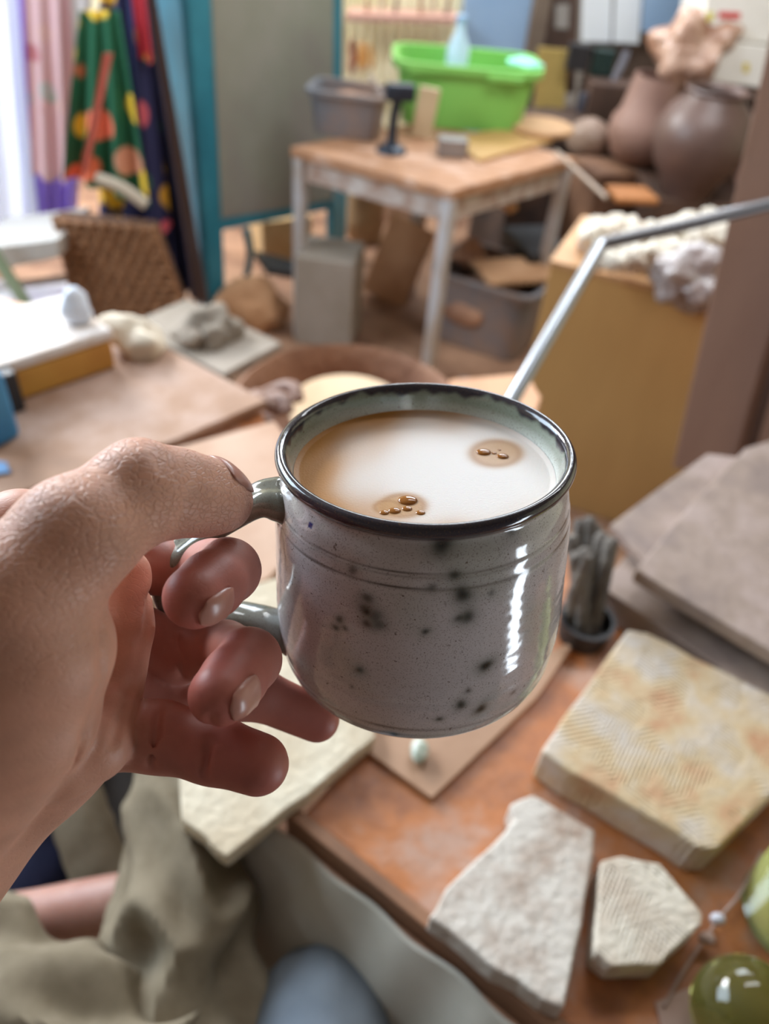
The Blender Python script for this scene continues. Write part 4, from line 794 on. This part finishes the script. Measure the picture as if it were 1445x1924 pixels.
# ================================================================== HAND (signed distance field, meshed)
hd = .0010
lo = np.array([-.255, -.205, -.300]); hi = np.array([-.008, .040, -.115])
ns = np.ceil((hi-lo)/hd).astype(int)
gx_, gy_, gz_ = [lo[i]+hd*np.arange(ns[i]) for i in range(3)]
def new(): return np.full(ns, .05, np.float32)
def pt(px, py, d): return np.array(list(cp(px, py, d)))
def cone(D, A, B, ra, rb, k, sq=None):
    m = max(ra, rb)+.014
    mn, mxx = np.minimum(A, B)-m, np.maximum(A, B)+m
    s = [slice(max(0, int((mn[i]-lo[i])/hd)), min(ns[i], int((mxx[i]-lo[i])/hd)+1)) for i in range(3)]
    if any(q.stop <= q.start for q in s): return
    X = gx_[s[0]][:, None, None]-A[0]; Y = gy_[s[1]][None, :, None]-A[1]; Zz = gz_[s[2]][None, None, :]-A[2]
    d = B-A; L = (d**2).sum()
    t = np.clip((X*d[0]+Y*d[1]+Zz*d[2])/L, 0, 1)
    v = np.sqrt((X-t*d[0])**2+(Y-t*d[1])**2+(Zz-t*d[2])**2)-(ra+(rb-ra)*t)
    D[s[0], s[1], s[2]] = smin(D[s[0], s[1], s[2]], v.astype(np.float32), k)
def smin(a, b, k):
    h = np.clip(.5+.5*(b-a)/k, 0, 1); return b*(1-h)+a*h-k*h*(1-h)
def chain(D, P, k=.003):
    Q = [(pt(*p[:3]), p[3]) for p in P]
    for (a, ra), (b_, rb) in zip(Q, Q[1:]): cone(D, a, b_, ra, rb, k)
palm = new()
W = (-170, 1590, .205, .024)
chain(palm, [(-560, 2020, .26, .030), W], .01)
for q in ((40, 1005, .222, .0115), (110, 1120, .236, .0105), (130, 1240, .238, .0105), (150, 1370, .222, .0115)): chain(palm, [W, q], .008)
chain(palm, [(40, 1005, .222, .0115), (110, 1120, .236, .0105), (130, 1240, .238, .0105), (150, 1370, .222, .0115)], .008)
chain(palm, [(185, 1110, .226, .0105), (190, 1250, .222, .0105)], .006)
chain(palm, [(150, 1330, .214, .011), (185, 1375, .212, .0095), (90, 1430, .21, .014), (-60, 1540, .205, .018)], .006)
chain(palm, [(232, 1080, .217, .0078), (230, 1180, .214, .0086), (214, 1290, .211, .0082)], .0014)
chain(palm, [(196, 1335, .206, .0086), (170, 1395, .201, .0104), (120, 1420, .198, .0112)], .0014)
thumb = new()
chain(thumb, [W, (-60, 1440, .188, .0190), (25, 1340, .182, .0185), (62, 1220, .176, .0170), (30, 1130, .171, .0148), (140, 1010, .176, .0132), (262, 926, .190, .0120), (330, 926, .200, .0108), (385, 934, .209, .0098), (418, 942, .2155, .0086)], .005)
chain(thumb, [(-60, 1350, .19, .022), (0, 1200, .185, .020)], .01)
chain(thumb, [(255, 905, .186, .0090), (262, 893, .189, .0079), (275, 915, .191, .0095)], .003)
fing = []
index = new(); chain(index, [(40, 1005, .222, .0108), (330, 1072, .250, .0092), (385, 1062, .247, .0090)], .003); chain(index, [(385, 1062, .247, .0090), (428, 1072, .218, .0090)], .003); chain(index, [(428, 1072, .218, .0090), (398, 1098, .206, .0088), (366, 1122, .197, .0083)], .0025)
middle = new(); chain(middle, [(110, 1120, .236, .0100), (330, 1225, .247, .0094), (420, 1222, .240, .0090)], .003); chain(middle, [(420, 1222, .240, .0090), (468, 1240, .216, .0088)], .003); chain(middle, [(468, 1240, .216, .0088), (440, 1275, .206, .0086), (413, 1306, .198, .0082)], .0025)
ring = new(); chain(ring, [(130, 1240, .238, .0105), (330, 1320, .252, .0096), (480, 1302, .264, .0088), (596, 1352, .272, .0080)], .003)
pinky = new(); chain(pinky, [(160, 1375, .218, .0108), (300, 1384, .214, .0096), (400, 1408, .211, .0090), (485, 1436, .208, .0084)], .003)
for g in (index, middle, ring, pinky): fing.append(g)
HF = smin(palm, thumb, .0016)
fm = fing[0]
for g in fing[1:]: fm = smin(fm, g, .0010)
HF = smin(HF, fm, .0012)
def surf(px, py):
    for d in np.arange(.13, .295, .0004):
        q = ((pt(px, py, d)-lo)/hd).round().astype(int)
        if (q >= 0).all() and (q < ns).all() and HF[q[0], q[1], q[2]] < 0: return pt(px, py, d)
    return None
for cr_, w_ in (([(278, 1045), (280, 1130), (268, 1210), (245, 1300), (212, 1395)], .0010), ([(300, 1325), (292, 1380), (286, 1440)], .0008), ([(398, 1345), (392, 1400), (384, 1462)], .0009), ([(190, 1180), (196, 1240), (190, 1300), (160, 1385), (114, 1475)], .0010), ([(330, 1200), (345, 1245), (340, 1300)], .0008), ([(312, 850), (322, 875), (330, 890)], .0004), ([(292, 845), (300, 868), (306, 886)], .0004), ([(335, 985), (350, 950)], .0005)):
    pp = [surf(*q) for q in cr_]; pp = [q for q in pp if q is not None]
    for a1, b1 in zip(pp, pp[1:]):
        if np.linalg.norm(a1-b1) > .03: continue
        T_ = new(); cone(T_, a1, b1, w_, w_, .001); HF = -smin(-HF, T_, .0016)
def surface_nets(D):
    s = D < 0; nx, ny, nz_ = D.shape
    c = [D[i:nx-1+i, j:ny-1+j, k:nz_-1+k] for i in (0, 1) for j in (0, 1) for k in (0, 1)]
    sg = sum((x < 0).astype(np.int8) for x in c); act = (sg > 0) & (sg < 8)
    I = np.argwhere(act); vid = -np.ones(act.shape, np.int64); vid[act] = np.arange(len(I))
    vals = np.stack([x[act] for x in c], 1); off = np.array([(i, j, k) for i in (0, 1) for j in (0, 1) for k in (0, 1)], float)
    acc = np.zeros((len(I), 3)); cnt = np.zeros(len(I))
    for a in range(8):
        for b2 in range(a+1, 8):
            if np.abs(off[a]-off[b2]).sum() != 1: continue
            va, vb = vals[:, a], vals[:, b2]; m = (va < 0) != (vb < 0)
            t = np.where(m, va/(va-vb+1e-12), 0); acc += m[:, None]*(off[a]+t[:, None]*(off[b2]-off[a])); cnt += m
    V_ = (I+acc/cnt[:, None])*hd+lo
    Fs = []
    for ax in range(3):
        o1, o2 = [(1, 2), (2, 0), (0, 1)][ax]
        sl0 = [slice(None)]*3; sl1 = [slice(None)]*3; sl0[ax] = slice(0, -1); sl1[ax] = slice(1, None)
        e = s[tuple(sl0)] != s[tuple(sl1)]; E = np.argwhere(e)
        E = E[(E[:, o1] > 0) & (E[:, o2] > 0) & (E[:, o1] < D.shape[o1]-1) & (E[:, o2] < D.shape[o2]-1)]
        def g(d1, d2):
            q = E.copy(); q[:, o1] -= d1; q[:, o2] -= d2; return vid[q[:, 0], q[:, 1], q[:, 2]]
        f_ = np.stack([g(1, 1), g(0, 1), g(0, 0), g(1, 0)], 1); ins_ = s[E[:, 0], E[:, 1], E[:, 2]]
        f_[~ins_] = f_[~ins_][:, ::-1]; Fs.append(f_)
    return V_, np.concatenate(Fs)
hv, hf_ = surface_nets(HF)
# light smoothing
ed = np.concatenate([hf_[:, [0, 1]], hf_[:, [1, 2]], hf_[:, [2, 3]], hf_[:, [3, 0]]])
for _ in range(4):
    s_ = np.zeros_like(hv); c_ = np.zeros(len(hv)); np.add.at(s_, ed[:, 0], hv[ed[:, 1]]); np.add.at(s_, ed[:, 1], hv[ed[:, 0]]); np.add.at(c_, ed[:, 0], 1); np.add.at(c_, ed[:, 1], 1)
    hv = hv*.4+.6*s_/c_[:, None]
def samp(D):
    q = np.clip(((hv-lo)/hd).round().astype(int), 0, ns-1); return D[q[:, 0], q[:, 1], q[:, 2]]
df, dt, dp = samp(fm), samp(thumb), samp(palm)
red = 1/(1+np.exp((df-np.minimum(dt, dp))/.003))
tips = np.zeros(len(hv))
for (x, y, d, r) in ((366, 1122, .197, .014), (413, 1306, .198, .014), (596, 1352, .272, .018), (485, 1436, .208, .018), (418, 942, .2185, .010)):
    tips += np.exp(-(((hv-pt(x, y, d))**2).sum(1))/(r*r))
skA, skB, skC = L3((212, 158, 134)), L3((168, 100, 90)), L3((176, 84, 76))
hcol = skA*(1-red[:, None]*.8)+skB*red[:, None]*.8
tk = np.clip(tips, 0, 1)[:, None]*.45; hcol = hcol*(1-tk)+skC*tk
wr = np.clip(.25+np.exp(-((dt-dp)/.01+.8)**2)*0+(dt < dp+.004)*np.clip((hv[:, 1]+.045)/.05, 0, 1)*.9, .2, 1)*(1-red*.75)
sk = bpy.data.materials.new('skin'); sk.use_nodes = True; n = sk.node_tree; b = n.nodes['Principled BSDF']
at = n.nodes.new('ShaderNodeAttribute'); at.attribute_name = 'skin'; t = n.nodes.new('ShaderNodeTexCoord')
no = n.nodes.new('ShaderNodeTexNoise'); no.inputs['Scale'].default_value = 90; no.inputs['Detail'].default_value = 6; n.links.new(t.outputs['Object'], no.inputs['Vector'])
mr = n.nodes.new('ShaderNodeMapRange'); mr.inputs['From Min'].default_value = .3; mr.inputs['From Max'].default_value = .7; mr.inputs['To Min'].default_value = .86; mr.inputs['To Max'].default_value = 1.08; n.links.new(no.outputs[0], mr.inputs[0])
vm = n.nodes.new('ShaderNodeVectorMath'); vm.operation = 'SCALE'; n.links.new(at.outputs[0], vm.inputs[0]); n.links.new(mr.outputs[0], vm.inputs['Scale']); n.links.new(vm.outputs[0], b.inputs['Base Color'])
b.inputs['Roughness'].default_value = .5; b.inputs['Subsurface Weight'].default_value = .18; b.inputs['Subsurface Scale'].default_value = .004; b.inputs['Subsurface Radius'].default_value = (1, .3, .18)
mp = n.nodes.new('ShaderNodeMapping'); mp.inputs['Rotation'].default_value = (.3, .4, .55); mp.inputs['Scale'].default_value = (1, 1.8, 1.2); n.links.new(t.outputs['Object'], mp.inputs[0])
wn = n.nodes.new('ShaderNodeTexNoise'); wn.inputs['Scale'].default_value = 120; n.links.new(mp.outputs[0], wn.inputs['Vector'])
va_ = n.nodes.new('ShaderNodeVectorMath'); va_.operation = 'MULTIPLY_ADD'; va_.inputs[1].default_value = (.006, .006, .006); n.links.new(wn.outputs['Color'], va_.inputs[0]); n.links.new(mp.outputs[0], va_.inputs[2])
vr = n.nodes.new('ShaderNodeTexVoronoi'); vr.feature = 'DISTANCE_TO_EDGE'; vr.inputs['Scale'].default_value = 420; n.links.new(va_.outputs[0], vr.inputs['Vector'])
r1 = n.nodes.new('ShaderNodeMapRange'); r1.inputs['From Max'].default_value = .12; n.links.new(vr.outputs[0], r1.inputs[0])
bu = n.nodes.new('ShaderNodeBump'); bu.inputs['Distance'].default_value = .0005; aw = n.nodes.new('ShaderNodeAttribute'); aw.attribute_name = 'wrinkle'; ws = n.nodes.new('ShaderNodeMath'); ws.operation = 'MULTIPLY'; ws.inputs[1].default_value = .5; n.links.new(aw.outputs['Fac'], ws.inputs[0]); n.links.new(ws.outputs[0], bu.inputs['Strength']); n.links.new(r1.outputs[0], bu.inputs['Height']); n.links.new(bu.outputs[0], b.inputs['Normal'])
hand = thing('person', 'left hand of a person gripping the mug handle, thumb on top', 'person'); hand.matrix_world = MW
ho = npmesh('body', hv, hf_, sk, hand); addcol(ho, 'skin', hcol); addcol(ho, 'wrinkle', np.repeat(wr[:, None], 3, 1))
# fingernails
mn = mat('fingernail', (184, 128, 114), (194, 142, 128), 60, .3, sss=.1)
def nail(tip, base_, r, up_, ln, halfw, back_=.0, lift=.0):
    T, B = pt(*tip), pt(*base_); ax = (T-B)/np.linalg.norm(T-B); up2 = np.array(up_, float); up2 -= ax*(up2 @ ax); up2 /= np.linalg.norm(up2); sd = np.cross(ax, up2)
    nu, nv = 28, 28; V_ = []; R_ = []; K_ = []
    for j in range(nv+1):
        for i in range(nu+1):
            u, v = i/nu*2-1, j/nv*2-1
            # squircle -> rounded outline
            x = u*math.sqrt(1-v*v*.32); y = v*math.sqrt(1-u*u*.30)
            a = x*halfw
            o0 = T-ax*back_+ax*y*ln/2; dr = up2*math.cos(a)+sd*math.sin(a); rad = r*.5
            while rad < .016:
                q = ((o0+dr*rad-lo)/hd).round().astype(int)
                if (q < 0).any() or (q >= ns).any() or HF[q[0], q[1], q[2]] > 0: break
                rad += .0001
            R_.append(rad); K_.append((o0, dr, max(abs(x), abs(y))))
    G = np.array(R_).reshape(nv+1, nu+1)
    for _ in range(3):
        Gp = np.pad(G, 2, mode='edge'); G = sum(Gp[a0:a0+nv+1, b0:b0+nu+1] for a0 in range(5) for b0 in range(5))/25
    for _ in range(12): G[1:-1, 1:-1] = (G[:-2, 1:-1]+G[2:, 1:-1]+G[1:-1, :-2]+G[1:-1, 2:])/4
    V_ = [k[0]+k[1]*(g+.00045-.0012*k[2]**8) for k, g in zip(K_, G.ravel())]
    V_ = np.array(V_); id2 = np.arange(len(V_)).reshape(nv+1, nu+1); f_ = np.stack([id2[:-1, :-1], id2[:-1, 1:], id2[1:, 1:], id2[1:, :-1]], -1).reshape(-1, 4)
    o = npmesh('fingernail', V_, f_, mn, hand); md = o.modifiers.new('solid', 'SOLIDIFY'); md.thickness = .0008; md.offset = 0
    return o
nail((430, 944, .2165), (330, 926, .200), .0088, (.12, .80, .58), .0140, .68, .003)
nail((366, 1122, .197), (398, 1098, .206), .0085, (.30, -.40, .87), .0115, .62, -.001)
nail((413, 1306, .198), (440, 1275, .206), .0084, (.62, -.25, .74), .0115, .62, .0)
# sleeve further up the arm, outside the photograph
so = obj('sleeve', tube([cp(-520, 1975, .25), cp(-800, 2250, .29), cp(-1300, 2700, .36)], [.036, .042, .05], n=48, sub=10, fold=.05, seed=2), M_['khaki']); so.parent = hand
